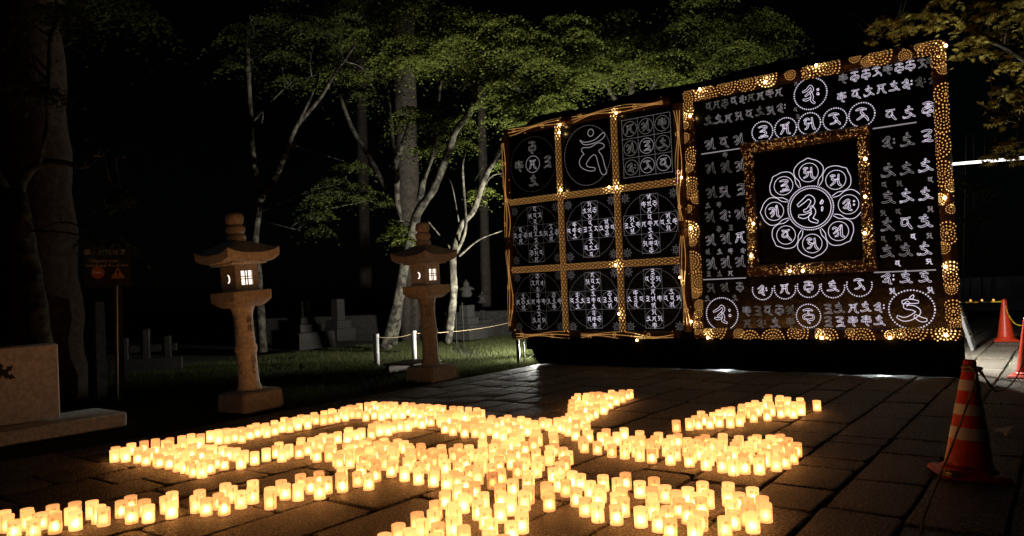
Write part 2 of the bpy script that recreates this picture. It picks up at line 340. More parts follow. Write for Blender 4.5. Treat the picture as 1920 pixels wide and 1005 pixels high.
TOPS += T(1300, 720, .125, [(115, 400), (30, 470), (-62, 510), (75, 500), (160, 445), (245, 490), (300, 420), (390, 380), (385, 470), (475, 350), (570, 335), (550, 370), (550, 475), (730, 295), (720, 325), (690, 455), (715, 400), (830, 275), (850, 340), (900, 400), (925, 240), (1000, 270), (960, 310), (1105, 380), (1130, 150), (1110, 180), (1090, 220), (1150, 260), (1170, 310), (1300, 165), (1280, 190), (1300, 255), (1310, 335), (1410, 190), (1425, 310), (1500, 260), (1495, 340), (1600, 200), (1620, 250), (1615, 300), (1850, 235)])
TOPS += T(860, 720, .125, [(20, 330), (145, 340), (150, 395), (270, 350), (340, 380), (85, 415), (200, 420), (290, 400), (255, 490), (330, 490), (495, 465), (480, 500), (445, 535), (455, 590), (330, 580), (180, 550), (230, 530), (85, 625), (245, 620), (355, 655), (40, 545), (580, 510), (640, 495), (740, 460), (560, 650), (665, 620), (665, 680), (820, 505), (750, 580), (735, 540), (935, 480), (930, 560), (1030, 510), (1030, 600), (860, 610), (910, 665), (1135, 540), (1160, 600), (1170, 675), (1180, 730), (870, 700), (815, 735), (1260, 500), (1345, 520), (1480, 500), (1405, 620), (1425, 700), (1590, 480), (1580, 560), (1540, 550), (1645, 595), (1750, 660), (1760, 530), (1760, 450), (1660, 430), (1690, 360), (1690, 290), (1700, 225), (1740, 180), (1785, 135), (1820, 240), (1790, 270), (1825, 330), (1850, 430), (1810, 385)])
TOPS += T(1060, 720, .125, [(315, 130), (400, 115), (500, 110), (570, 125), (550, 180), (400, 175), (300, 160), (690, 85), (620, 140), (690, 120), (740, 110), (850, 80), (800, 110), (855, 135), (970, 75), (930, 95), (760, 170), (665, 220), (560, 220), (470, 205), (390, 220), (330, 200), (300, 300), (385, 320), (590, 250), (570, 295), (470, 290), (440, 350), (380, 385), (300, 420), (265, 500)])
TOPS += T(640, 740, .125, [(60, 240), (40, 175), (130, 150), (160, 205), (110, 185), (255, 205), (270, 125), (220, 150), (365, 240), (390, 110), (430, 150), (490, 95), (490, 215), (545, 115), (600, 235), (640, 100), (600, 160), (690, 205), (720, 100), (800, 105), (760, 150), (810, 220), (870, 150), (910, 210), (955, 110), (1000, 160), (1060, 115), (1075, 215), (1130, 140), (1165, 235), (1195, 135), (1280, 135), (1270, 205), (1350, 150), (1430, 145), (1430, 205), (1520, 155), (1480, 240), (1580, 230), (1670, 165), (1680, 220), (1775, 175), (1740, 235), (1700, 280), (1840, 245), (1480, 300), (1330, 235), (1210, 170), (115, 485), (100, 515), (80, 580), (230, 530), (310, 480), (530, 395), (460, 430), (450, 490), (575, 445), (680, 390), (700, 440), (640, 415), (800, 400), (830, 370), (880, 385), (970, 380), (1040, 340), (1100, 320), (1210, 340), (1340, 310), (1280, 290), (1500, 320), (1550, 405), (1670, 435), (1640, 285), (1790, 375), (1700, 360), (1840, 460), (1890, 395)])
TOPS += T(420, 740, .125, [(100, 500), (240, 485), (150, 540), (265, 550), (385, 500), (320, 490), (400, 450), (480, 420), (500, 470), (620, 420), (640, 470), (580, 440), (755, 380), (760, 440), (900, 335), (870, 400), (975, 345), (985, 400), (1070, 330), (1110, 365), (1150, 295), (1255, 350), (1240, 300), (1350, 260), (1375, 290), (1490, 295), (1500, 235), (1610, 205), (1600, 280), (1690, 260), (1640, 220), (1790, 170), (1810, 230), (1760, 210), (20, 505), (20, 560), (180, 795), (300, 830), (70, 790), (250, 905), (1155, 640), (1145, 675), (1130, 745), (1250, 700), (1310, 640), (1420, 610), (1470, 585), (1345, 760), (1430, 670), (1565, 795), (1590, 650), (1600, 595), (1700, 555), (1560, 710), (1620, 750), (1840, 570)])
TOPS += T(190, 780, .125, [(195, 498), (215, 455), (365, 495), (355, 465), (450, 400), (550, 515), (640, 365), (560, 465), (670, 545), (810, 335), (810, 395), (740, 480), (840, 550), (870, 575), (1020, 590), (960, 355), (1025, 320), (1000, 400), (1070, 505), (940, 470), (1145, 625), (1205, 290), (1220, 340), (1130, 425), (1260, 515), (1230, 570), (1345, 260), (1350, 320), (1255, 645), (1330, 665), (1385, 700), (1505, 710), (1400, 590), (1465, 320), (1370, 405), (1490, 260), (1500, 480), (1570, 610), (1630, 655), (1640, 215), (1660, 430), (1620, 510), (1740, 575), (1840, 600), (1810, 190), (1790, 245), (1350, 460), (1180, 470), (1560, 430), (1640, 560), (1820, 445)])
LH, LR = .112, .0405
kept = []
for x, y in TOPS:
    P = pz(x, y + 1.5, LH); dep = -(R.T @ (P - CAM))[2]; w = LR * 2 * FPX / dep
    if all(((x - a) / (.34 * w)) ** 2 + ((y - b) / (.17 * w)) ** 2 > 1 for a, b, *_ in kept): kept.append((x, y, P[0], P[1], dep))
Q = np.array([(k[2], k[3]) for k in kept])
for it in range(60):
    D = Q[:, None] - Q[None]; d = np.sqrt((D ** 2).sum(-1)) + np.eye(len(Q)) * 9
    m = np.clip((.0845 - d), 0, None) * .5
    if m.max() < .0008: break
    Q = Q + (D / d[..., None] * m[..., None]).sum(1) * .6
print('lanterns', len(Q))
def wrapmark(b, verts, faces, a0, r, zc):
    b.add([(r * math.cos(a0 + x / r), r * math.sin(a0 + x / r), zc + y) for x, y in verts], faces)
def vert_text(b, s, a0, size, ztop, r=LR + .0007):
    for k, ch in enumerate(s):
        v, f = text2d(ch, size); wrapmark(b, v, f, a0, r, ztop - size * (.55 + k * 1.08))
def mesh_of(b, name, mats, smooth=False):
    o = b.build(name, mats, None, smooth); me = o.data; bpy.data.objects.remove(o); return me
def shade_mb(b, c=(0, 0, 0), seg=16, warp=0.0):
    vs = []; H = [0, .03, .075, LH]
    for z in H:
        for i in range(seg):
            a = 2 * PI * i / seg; rr = LR * (1 + warp * math.cos(2 * a + 1) * (z / LH) + .012 * math.sin(3 * a + z * 40))
            vs.append((c[0] + rr * math.cos(a), c[1] + rr * math.sin(a), c[2] + z))
    fs = []
    for k in range(3):
        for i in range(seg): j = (i + 1) % seg; fs.append([k * seg + i, k * seg + j, (k + 1) * seg + j, (k + 1) * seg + i])
    b.add(vs, fs)
SH = []
for wv in (0, .02, -.025):
    b = MB(); shade_mb(b, warp=wv); SH.append(mesh_of(b, 'paper_shade', MT['paper'], True))
b = MB(); shade_mb(b, warp=.02); SHD = mesh_of(b, 'paper_shade', MT['paper_dim'], True)
def candle_mb(b, c=(0, 0, 0)):
    b.lathe([(.036, .001), (.037, .014), (.033, .014), (.031, .004)], 12, c, False); b.lathe([(.019, .003), (.019, .018), (.004, .019)], 10, c)
b = MB(); candle_mb(b); CAND = mesh_of(b, 'candle', MT['wax'], True)
FLP = [(.003, .021), (.0115, .03), (.013, .041), (.0085, .056), (.0015, .071)]
b = MB(); b.lathe(FLP, 6); FLM = mesh_of(b, 'flame', MT['flame'])
b = MB(); b.lathe(FLP, 6); FLD = mesh_of(b, 'flame', MT['flame_dim'])
b = MB()
for z0, z1 in ((.001, .056), (.056, .1115)):
    r = LR * 1.03 + .0004; a = [PI - .1, PI, PI + .1]
    b.add([(r * math.cos(t), r * math.sin(t), z) for z in (z0, z1) for t in a], [[0, 1, 4, 3], [1, 2, 5, 4]])
SEAM = mesh_of(b, 'seam', MT['seam'])
WISH = ['家内安全', '無病息災', '心願成就', '世界平和', '身体健全', '交通安全']
b = MB(); vert_text(b, '祈心灯', 0, .028, .103); INSR = mesh_of(b, 'inscription', MT['red_ink'])
INS = []
for k in range(6):
    b = MB()
    if k != 9:
        vert_text(b, WISH[k], .8 + .08 * k, .019, .096); vert_text(b, WISH[(k + 2) % 6], -.95, .016, .088)
    if k == 2: vert_text(b, '平和', 2.0, .02, .08)
    INS.append(mesh_of(b, 'handwriting', MT['black_ink']))
order = np.argsort([k[4] for k in kept])
KIND = ['red characters outward', 'black handwriting outward', 'plain seam outward']
ZONE = [(lambda x, y: y < 3.3 and x < -4.2, 'in the long row running toward the stone monument'),
        (lambda x, y: x > -2.05 and y < 5.0, 'in the blunt row end nearest the traffic cone'),
        (lambda x, y: x > -2.75 and y < 5.1, 'in the broad row facing the traffic cone'),
        (lambda x, y: x > -2.9 and y < 6.9, 'in the middle row ending toward the traffic cone'),
        (lambda x, y: x > -3.3 and y >= 6.3, 'in the slanting row toward the big light panel'),
        (lambda x, y: x < -5.3, 'in the rows nearest the pair of stone lanterns'),
        (lambda x, y: x < -3.75, 'in the parallel rows between monument and crossing'),
        (lambda x, y: True, 'at the crowded central crossing of the rows')]
def lantern(x, y, rz, var, i, special=None):
    P = np.array([x, y]); tocam = math.atan2(-y, -x)
    rel = (rz - tocam + PI) % (2 * PI) - PI
    k = 0 if abs(rel) < .6 else (1 if abs(rel) < 1.9 else 2)
    zn = next(w for fn, w in ZONE if fn(x, y))
    lab, grp = 'lit paper lantern, ' + KIND[k] + ', ' + zn, 'paper lanterns ' + zn + ', ' + KIND[k]
    if special == 'dim': lab, grp = 'dim greyish pink paper lantern whose candle has nearly gone out', None
    if special == 'lone': lab, grp = 'lone lit paper lantern standing apart beyond the end of its row, toward the traffic cone', None
    if special == 'gap': lab, grp = 'lit paper lantern alone at the start of the slanting far row, beside a paving joint', None
    t = thing('paper_lantern', lab, 'lantern', (x, y, .0015), rz, grp)
    if special == 'tilt': t['label'] = 'paper lantern tilting sideways at the edge of its stone slab'; t.rotation_euler = (.0, .0, rz); del t['group']
    link('paper_shade', SHD if special == 'dim' else SH[i % 3], t); link('seam', SEAM, t); link('inscription', INSR, t); tag(link('handwriting', INS[var], t), kind='stuff')
    c = link('candle', CAND, t); link('flame', FLD if special == 'dim' else FLM, c)
    t.scale = (1, 1, random.uniform(.94, 1.06)); t.rotation_euler = (random.gauss(0, .014), random.gauss(0, .014), rz)
def near_px(i, x, y): return abs(kept[i][0] - x) < 5 and abs(kept[i][1] - y) < 4
far = MB(); farc = MB(); farf = MB()
for n, i in enumerate(order):
    x, y = Q[i]; tocam = math.atan2(-y, -x)
    rz = tocam + random.choice([0, 0, .4, -.5, .9, -1.0, PI, PI + .3, 2.2]) + random.uniform(-.25, .25)
    sp = None
    if near_px(i, 923, 886): sp = 'dim'
    if near_px(i, 1531, 749): sp = 'lone'
    if near_px(i, 1268, 787): sp = 'gap'
    if n < 296 or sp: lantern(x, y, rz, random.randrange(6), n, sp)
    else:
        shade_mb(far, (x, y, .0015), 10, random.uniform(-.02, .02)); candle_mb(farc, (x, y, .0015)); farf.lathe(FLP, 5, (x, y, .0015))
ft = thing('massed_paper_lanterns', 'dense mass of lit paper candle lanterns in the farther rows', 'lanterns'); ft['kind'] = 'stuff'
tag(far.build('paper_shades', MT['paper'], ft, True), kind='stuff'); tag(farc.build('candles', MT['wax'], ft, True), kind='stuff'); tag(farf.build('flames', MT['flame'], ft), kind='stuff')

# ================================================================== STONE LANTERNS
def roof_mesh(b, side, z0):
    n = 12; top = []; h = side / 2
    def zt(u, v):
        r = max(abs(u), abs(v)); c = min(abs(u), abs(v)) / max(r, 1e-6)
        prof = .235 * (1 - r ** 1.15) if r > .28 else .235 * (1 - .28 ** 1.15)
        return z0 + .13 + prof * 1.0 + .075 * (r ** 3.5) * (c ** 3)
    for i in range(n + 1):
        for j in range(n + 1):
            u, v = -1 + 2 * i / n, -1 + 2 * j / n; top.append((u * h, v * h, zt(u, v)))
    bot = []
    for i in range(n + 1):
        for j in range(n + 1):
            u, v = -1 + 2 * i / n, -1 + 2 * j / n; r = max(abs(u), abs(v)); c = min(abs(u), abs(v)) / max(r, 1e-6)
            bot.append((u * h * .985, v * h * .985, z0 + .02 + .07 * (r ** 3.5) * (c ** 3)))
    N = (n + 1) ** 2; fs = []
    idx = lambda i, j: i * (n + 1) + j
    for i in range(n):
        for j in range(n):
            fs.append([idx(i, j), idx(i + 1, j), idx(i + 1, j + 1), idx(i, j + 1)]); fs.append([N + idx(i, j), N + idx(i, j + 1), N + idx(i + 1, j + 1), N + idx(i + 1, j)])
    edge = [idx(i, 0) for i in range(n)] + [idx(n, j) for j in range(n)] + [idx(i, n) for i in range(n, 0, -1)] + [idx(0, j) for j in range(n, 0, -1)]
    for a, c in zip(edge, edge[1:] + edge[:1]): fs.append([a, N + a, N + c, c])
    b.add(top + bot, fs)
def shaft_text(b, s, a0, size, ztop, r):
    for k, ch in enumerate(s):
        v, f = text2d(ch, size); wrapmark(b, v, f, a0, r, ztop - size * (.55 + k * 1.1))
def stone_lantern(loc, label, texts, lean=(0, 0)):
    t = thing('stone_lantern', label, 'stone lantern', loc); t.rotation_euler = (lean[0], lean[1], 0)
    m = MT['granite']
    autosmooth(MB().box((0, 0, .115), (.62, .62, .27), 0, .97, .03).build('base', m, t))
    b = MB(); b.lathe([(.165, .25), (.155, .29), (.138, .34), (.132, .5), (.129, .74), (.143, .765), (.147, .80), (.143, .84), (.129, .865), (.122, 1.1), (.125, 1.25), (.145, 1.33), (.165, 1.365)], 28)
    sh = b.build('shaft', m, t); autosmooth(sh, 50)
    for s2, a0, size, zt_, rr in texts:
        b = MB(); shaft_text(b, s2, a0, size, zt_, rr); b.build('engraved_writing', MT['engrave'], sh)
    b = MB(); b.add([], [])
    rings = [(.36, 1.36), (.44, 1.385), (.55, 1.44), (.57, 1.455), (.57, 1.565), (.55, 1.575)]
    vs = []
    for w, z in rings:
        h = w / 2; q = .018
        vs += [(x, y, z) for x, y in ((-h + q, -h), (h - q, -h), (h, -h + q), (h, h - q), (h - q, h), (-h + q, h), (-h, h - q), (-h, -h + q))]
    fs = [list(range(8))[::-1], list(range(40, 48))]
    for k in range(5):
        for i in range(8): j = (i + 1) % 8; fs.append([k * 8 + i, k * 8 + j, (k + 1) * 8 + j, (k + 1) * 8 + i])
    b.add(vs, fs); autosmooth(b.build('platform', m, t), 35)
    # fire box with a square window on +X and a glowing crescent plate on the solid -Y wall
    z0, z1, h, wt = 1.565, 1.93, .17, .03
    b = MB(); wy, wz0, wz1 = .086, 1.655, 1.84
    b.box((h - wt / 2, -(h + wy) / 2, (z0 + z1) / 2), (wt, h - wy, z1 - z0)); b.box((h - wt / 2, (h + wy) / 2, (z0 + z1) / 2), (wt, h - wy, z1 - z0))
    b.box((h - wt / 2, 0, (z0 + wz0) / 2), (wt, 2 * wy, wz0 - z0)); b.box((h - wt / 2, 0, (z1 + wz1) / 2), (wt, 2 * wy, z1 - wz1))
    b.box((-h + wt / 2, 0, (z0 + z1) / 2), (wt, 2 * h, z1 - z0)); b.box((0, h - wt / 2, (z0 + z1) / 2), (2 * h - 2 * wt, wt, z1 - z0))
    b.box((0, -h + wt / 2 - .001, (z0 + z1) / 2), (2 * h - 2 * wt - .002, wt, z1 - z0))
    zc = 1.745; K = 14; cres = [(.046 * math.cos(-1.75 + 3.5 * i / (K - 1)), zc + .056 * math.sin(-1.75 + 3.5 * i / (K - 1))) for i in range(K)]
    inn = [(.034 * math.cos(-1.6 + 3.2 * i / (K - 1)) - .014, zc + .051 * math.sin(-1.6 + 3.2 * i / (K - 1))) for i in range(K)]
    fb = b.build('fire_box', m, t)
    p = MB(); p.add([(h - wt + .001, -wy - .01, wz0 - .01), (h - wt + .001, wy + .01, wz0 - .01), (h - wt + .001, wy + .01, wz1 + .01), (h - wt + .001, -wy - .01, wz1 + .01)], [[0, 1, 2, 3]])
    p.build('window_paper', MT['pane'], fb)
    p = MB(); p.add([(x, -h - .003, z) for x, z in cres + inn], [[i, i + 1, K + i + 1, K + i] for i in range(K - 1)]); p.build('glowing_crescent_plate', MT['pane'], fb)  # no hole cut: emissive crescent just proud of the wall imitates light shining through
    for y in (-.018, .018):
        MB().box((h - .012, y, (wz0 + wz1) / 2), (.012, .012, wz1 - wz0)).build('lattice_bar', MT['wood'], fb)
    for z in (1.732, 1.764):
        MB().box((h - .011, 0, z), (.008, 2 * wy, .011)).build('lattice_bar', MT['wood'], fb)
    b = MB(); b.box((0, 0, z1 + .012), (.52, .52, .03), 0, 1.0, .006); roof_mesh(b, .78, z1 + .005); autosmooth(b.build('roof', m, t), 32)
    z = z1 + .295; b = MB()
    prof = [(.12, z)]
    for rr, hh in ((.13, .115), (.13, .12), (.122, .165)):
        for k in range(7):
            a = -PI / 2 + PI * k / 6; prof.append((rr - .045 + .045 * math.cos(a), z + hh / 2 + hh / 2 * .98 * math.sin(a)))
        z += hh
    prof.append((.03, z + .002)); b.lathe(prof, 22); autosmooth(b.build('finial', m, t), 60)
    return t
aX = 0.0
stone_lantern((-8.85, 5.87, 0), 'tall brightly lit granite lantern with engraved shaft, nearer the stone monument', [('献燈', .08, .1, 1.24, .128), ('武田直寛', .02, .06, .72, .1335), ('大阪府堺市', .32, .03, .74, .1335), ('奉納為先祖', -1.5, .045, 1.24, .128), ('武田', -1.35, .07, .62, .1335)], (.048, -.03))
stone_lantern((-8.6, 9.12, 0), 'tall dimmer granite lantern before two white posts, nearer the light panel', [('高野山奥之院参道', -.95, .034, 1.27, .128), ('奉納石燈籠', -.68, .034, 1.25, .128), ('家内安全商売繁盛', -.45, .026, 1.28, .128), ('昭和五十年', -.75, .035, .72, .1335), ('大阪市', -.45, .03, .72, .1335), ('高橋建設', .15, .045, .66, .1335), ('施主', .42, .04, .70, .1335)], (.022, -.015))

# ================================================================== LIGHT PANELS
YP = 11.78
def P2(x, y): q = py(x, y, YP); return (q[0], q[2])
BULBL = ((1056, 236), (1161, 214), (1058, 357), (1162, 352), (1160, 497), (1166, 588), (1283, 334), (1280, 520), (1200, 637), (1148, 352), (1055, 250))
BULBR = ((1318, 170), (1300, 220), (1301, 428), (1302, 602), (1333, 632), (1535, 126), (1440, 157), (1776, 90), (1774, 372), (1775, 500), (1545, 632), (1672, 632), (1418, 420), (1414, 480), (1486, 508), (1626, 300), (1625, 438), (1626, 370), (1510, 508), (1776, 627))
BULBS = [P2(*q) for q in BULBL + BULBR]
def emitlines(b, lines, w, y=YP - .018, closed=False):
    for L in lines:
        n = len(L)
        if n < 2: continue
        L = [np.array(q, float) for q in L]; vs = []
        cl = closed or (np.linalg.norm(L[0] - L[-1]) < 1e-6 and n > 3)
        for i in range(n):
            a = L[i - 1] if i else (L[-2] if cl else L[0]); c = L[i + 1] if i < n - 1 else (L[1] if cl else L[-1])
            t = c - a; t = t / (np.linalg.norm(t) + 1e-9); nn = np.array([-t[1], t[0]]) * w / 2
            vs += [(L[i][0] + nn[0], y, L[i][1] + nn[1]), (L[i][0] - nn[0], y, L[i][1] - nn[1])]
        b.add(vs, [[2 * i, 2 * i + 1, 2 * i + 3, 2 * i + 2] for i in range(n - 1)])
def dots(b, pts, r, y=YP - .018):
    for x, z in pts: b.add([(x + r * math.cos(k * PI / 3), y, z + r * math.sin(k * PI / 3)) for k in range(6)], [[0, 1, 2, 3, 4, 5]])
def circ(cx, cz, rx, rz=None, n=40, a0=0, a1=2 * PI):
    rz = rz or rx; return [(cx + rx * math.cos(a0 + (a1 - a0) * k / n), cz + rz * math.sin(a0 + (a1 - a0) * k / n)) for k in range(n + 1)]
def along(L, step):
    out = []; acc = 0
    for a, c in zip(L, L[1:]):
        a = np.array(a); c = np.array(c); d = np.linalg.norm(c - a); t = acc
        while t < d: out.append(tuple(a + (c - a) * t / d)); t += step
        acc = t - d
    return out
# brush skeletons of the seed syllables: strokes (points, width)
GL = {
 'a': [([(.06, .66), (.22, .78), (.4, .70), (.34, .5), (.12, .34)], .10), ([(.3, .5), (.5, .56), (.66, .8), (.74, .96)], .10), ([(.74, .94), (.72, .5), (.76, .2), (.95, .04)], .12), ([(.5, .42), (.4, .22), (.2, .12)], .09)],
 'am': [([(.5, .9), (.52, .94), (.56, .92)], .12), ([(.2, .7), (.5, .74), (.78, .7)], .09), ([(.5, .72), (.3, .55), (.55, .46), (.62, .3), (.4, .14), (.08, .12)], .10), ([(.6, .42), (.75, .25), (.98, .12)], .10), ([(.04, .22), (.1, .1), (.24, .16)], .08)],
 'va': [([(.15, .85), (.5, .82), (.82, .88)], .10), ([(.5, .8), (.28, .62), (.22, .42), (.44, .32), (.66, .48), (.6, .78)], .09), ([(.62, .5), (.68, .26), (.92, .06)], .11)],
 'ra': [([(.1, .82), (.45, .9), (.85, .82)], .10), ([(.62, .84), (.44, .66), (.6, .5), (.44, .28), (.14, .2)], .10), ([(.5, .42), (.75, .3), (.9, .05)], .10)],
 'hum': [([(.48, .92), (.52, .95), (.57, .92)], .11), ([(.16, .76), (.45, .8), (.76, .74)], .10), ([(.42, .76), (.3, .58), (.58, .54), (.68, .4), (.5, .24), (.2, .16), (.02, .24)], .11), ([(.62, .34), (.82, .2), (.99, .14)], .10)],
 'ka': [([(.1, .84), (.5, .8), (.88, .86)], .10), ([(.5, .98), (.5, .5), (.54, .2), (.72, .04)], .11), ([(.5, .62), (.2, .66), (.14, .44), (.46, .44)], .09), ([(.54, .6), (.84, .62), (.86, .44), (.58, .42)], .09)],
 'sa': [([(.08, .8), (.3, .86), (.5, .8)], .10), ([(.3, .82), (.2, .56), (.42, .46), (.34, .24), (.1, .14)], .10), ([(.4, .5), (.72, .54)], .09), ([(.72, .9), (.72, .4), (.8, .14), (.96, .06)], .11)],
 'vi': [([(.12, .8), (.5, .78), (.86, .86)], .10), ([(.3, .78), (.28, .5), (.2, .24), (.08, .12)], .10), ([(.64, .8), (.62, .44), (.7, .18), (.9, .06)], .11), ([(.28, .5), (.62, .5)], .08)],
 'hrih': [([(.06, .62), (.3, .74), (.5, .86), (.6, .72), (.42, .5), (.24, .4)], .10), ([(.5, .6), (.6, .36), (.54, .14), (.74, .02)], .11), ([(.88, .66), (.9, .68), (.93, .66)], .1), ([(.88, .4), (.9, .42), (.93, .4)], .1), ([(.1, .3), (.3, .24), (.5, .3)], .09)],
 'bha': [([(.14, .88), (.52, .92), (.84, .84)], .10), ([(.5, .88), (.5, .62), (.2, .54), (.16, .3), (.46, .26)], .10), ([(.5, .6), (.84, .56), (.8, .3), (.5, .28), (.44, .1), (.62, .02)], .10)],
 'e': [([(.2, .86), (.55, .9), (.84, .82), (.6, .62), (.3, .5)], .10), ([(.34, .52), (.7, .5), (.8, .34), (.5, .16), (.2, .1)], .10), ([(.4, .2), (.7, .12), (.95, .1)], .10)],
}
GK = list(GL)
def glyph(cx, cz, h, kind, wscale=1.0):
    """outlined syllable as closed light lines around each brush stroke"""
    out = []; asp = .92
    for pts, w in GL[kind]:
        S2 = smoothpath([np.array(q) + rng.normal(0, .022, 2) for q in pts], 4); n = len(S2); Ls, Rs = [], []
        for i, q in enumerate(S2):
            t = S2[min(i + 1, n - 1)] - S2[max(i - 1, 0)]; t = t / (np.linalg.norm(t) + 1e-9); nn = np.array([-t[1], t[0]])
            f = w * .5 * (.45 + .75 * math.sin(PI * (.12 + .8 * i / (n - 1)))) * wscale
            Ls.append(q + nn * f); Rs.append(q - nn * f)
        loop = Ls + Rs[::-1]; loop.append(loop[0])
        out.append([(cx + (q[0] - .5) * h * asp, cz + (q[1] - .5) * h) for q in loop])
    return out
def pole_frame(p0, p1):
    p0 = np.array(p0, float); p1 = np.array(p1, float); t = (p1 - p0) / np.linalg.norm(p1 - p0)
    f = np.array([0, -1.0, 0]); s = np.cross(t, f); return p0, p1, t, f, s, np.linalg.norm(p1 - p0)
def pole(parent, p0, p1, r, pattern, name='bamboo_pole', seed=0):
    """bamboo tube with nodes; drilled light holes follow its round front"""
    rd = random.Random(seed); p0, p1, t, f, s, Ln = pole_frame(p0, p1)
    b = MB(); npt = max(4, int(Ln / .12)); path = []; rad = []
    nodes = [k * .62 + rd.uniform(.1, .3) for k in range(int(Ln / .62) + 1)]
    us = sorted(set([Ln * k / npt for k in range(npt + 1)] + [min(max(q + d, 0), Ln) for q in nodes for d in (-.012, -.004, .004, .012) if 0.03 < q < Ln - .03]))
    for u in us:
        path.append(p0 + t * u); rad.append(r * (1.035 if any(abs(u - q) < .006 for q in nodes) else 1.0))
    b.tube(path, rad, 14); o = b.build(name, MT['bamboo'], parent, True); autosmooth(o, 60)
    h = MB()
    def dot(u, a, q):
        if abs(a) > 1.3 or u < .01 or u > Ln - .01: return
        nrm = f * math.cos(a) + s * math.sin(a); tt = -f * math.sin(a) + s * math.cos(a)
        c = p0 + t * u + nrm * (r * 1.04 + .0025)
        near = min((math.hypot(c[0] - bx, c[2] - bz) for bx, bz in BULBS), default=9)
        h.k = 1 if near < .12 + rd.uniform(-.05, .05) else 0
        if h.k: q *= 1.2
        h.add([c + (t * math.cos(k * PI / 3) + tt * math.sin(k * PI / 3)) * q for k in range(6)], [[0, 1, 2, 3, 4, 5]])
    if pattern == 'rings':
        u = .05
        while u < Ln:
            R0 = rd.choice([.06, .075, .08, .15, .17]); a0 = rd.uniform(-.9, .9); big = R0 > .1
            rr = R0
            while rr > .014:
                q = (.0095 if big else .006) * (.7 + .4 * rr / R0); n = max(5, int(2 * PI * rr / (q * 4.3)))
                for k in range(n):
                    ph = 2 * PI * k / n; dot(u + rr * math.cos(ph), a0 + rr * math.sin(ph) / r, q)
                rr -= q * 4.9
            for k in range(6): dot(u + rd.uniform(-.1, .1), rd.uniform(-1.2, 1.2), .004)
            u += R0 * rd.uniform(1.8, 2.2) + .03
    elif pattern == 'wave':
        for k in range(3):
            u = .12
            while u < Ln - .12:
                env = .5 + .5 * math.sin(u * 5.2 + seed)
                dot(u, (k - 1) * .75 * (.2 + .8 * env) + .3 * math.sin(u * 3.1 + seed), .0052); u += .019
        for k in range(int(Ln / .6)):
            c0 = .3 + k * .6 + rd.uniform(-.1, .1); a0 = rd.uniform(-.4, .4)
            for j in range(10): dot(c0 + .03 * math.cos(j * PI / 5), a0 + .03 * math.sin(j * PI / 5) / r, .0055)
        for k in range(int(Ln * 3)): dot(rd.uniform(0, Ln), rd.choice([-1.1, 1.1]), .006)
    elif pattern == 'honey':
        st = .075; u = .03; row = 0
        while u < Ln:
            for k in range(-2, 3):
                a = (k + .5 * (row % 2)) * .92
                for j in range(3): dot(u + .012 * (j - 1), a + .09 * (1 if row % 2 else -1) * (j - 1), .0066)
            u += st * .76; row += 1
    elif pattern == 'spark':
        for k in range(int(Ln * 210)):
            u = rd.uniform(0, Ln); w = .5 + .5 * math.sin(u * 4.3 + seed)
            if rd.random() < .35 + .65 * w: dot(u, rd.gauss(0, .6), rd.choice([.0028, .0036, .0048, .0055]))
    if h.v: tag(h.build('light_holes', [MT['hole_warm'], MT['hole_bright']], o), kind='stuff')
    return o
def sheet(parent, x0, x1, z0, z1, name='black_sheet'):
    b = MB(); b.box(((x0 + x1) / 2, YP, (z0 + z1) / 2), (x1 - x0, .012, z1 - z0)); return b.build(name, MT['sheet'], parent)
def bulb(parent, x, y, r=.02, dy=-.115):
    q = P2(x, y); b = MB(); b.lathe([(.2 * r, -r), (.8 * r, -.6 * r), (r, 0), (.8 * r, .6 * r), (.2 * r, r)], 8, (q[0], YP + dy, q[1])); b.build('bulb', MT['hole_hot'], parent)

XL, XM1, XM2, XR = P2(955, 420)[0], P2(1055, 400)[0], P2(1161, 400)[0], P2(1281, 400)[0]
ZT, ZB = 4.55, .55
ZH1 = P2(1110, 361)[1]; ZH2 = P2(1110, 498)[1]
XR0, XR1 = P2(1302, 400)[0], P2(1774, 350)[0]
print('panel', XL, XM1, XM2, XR, XR0, XR1, ZH1, ZH2)
lp = thing('bamboo_light_panel', 'square light panel of nine black sheets in a brown bamboo grid', 'light panel', (0, 0, 0))
yp = YP - .02
c = 0
for a, bb in ((XL + .02, (XL + XR) / 2 - .35), ((XL + XR) / 2 - .33, XR - .12)):
    c += 1; pole(lp, (a, yp, ZT), (bb, yp, ZT), .085, 'wave', seed=c); pole(lp, (a, yp, ZB), (bb, yp, ZB), .085, 'wave', seed=c + 7)
for x in (XL, XR):
    zm = 2.35
    c += 3; pole(lp, (x, yp, ZB + .07), (x, yp, zm), .085, 'wave', seed=c); pole(lp, (x, yp, zm + .02), (x, yp, ZT - .08), .085, 'wave', seed=c + 1)
for x in (XM1, XM2): c += 1; pole(lp, (x, yp - .02, ZB + .06), (x, yp - .02, ZT - .06), .06, 'honey', seed=c)
for z in (ZH1, ZH2):
    for a, bb in ((XL + .06, XM1 - .055), (XM1 + .055, XM2 - .055), (XM2 + .055, XR - .06)): c += 1; pole(lp, (a, yp, z), (bb, yp, z), .06, 'honey', seed=c)
for x in (XL + .02, XR - .02): MB().tube([(x, YP + .09, -.03), (x, YP + .09, ZT)], .035, 8).build('support_post', MT['black'], lp)
xs = [(XL + .06, XM1 - .05), (XM1 + .05, XM2 - .05), (XM2 + .05, XR - .06)]; zs = [(ZH1 + .05, ZT - .06), (ZH2 + .05, ZH1 - .05), (ZB + .06, ZH2 - .05)]
rd = random.Random(5)
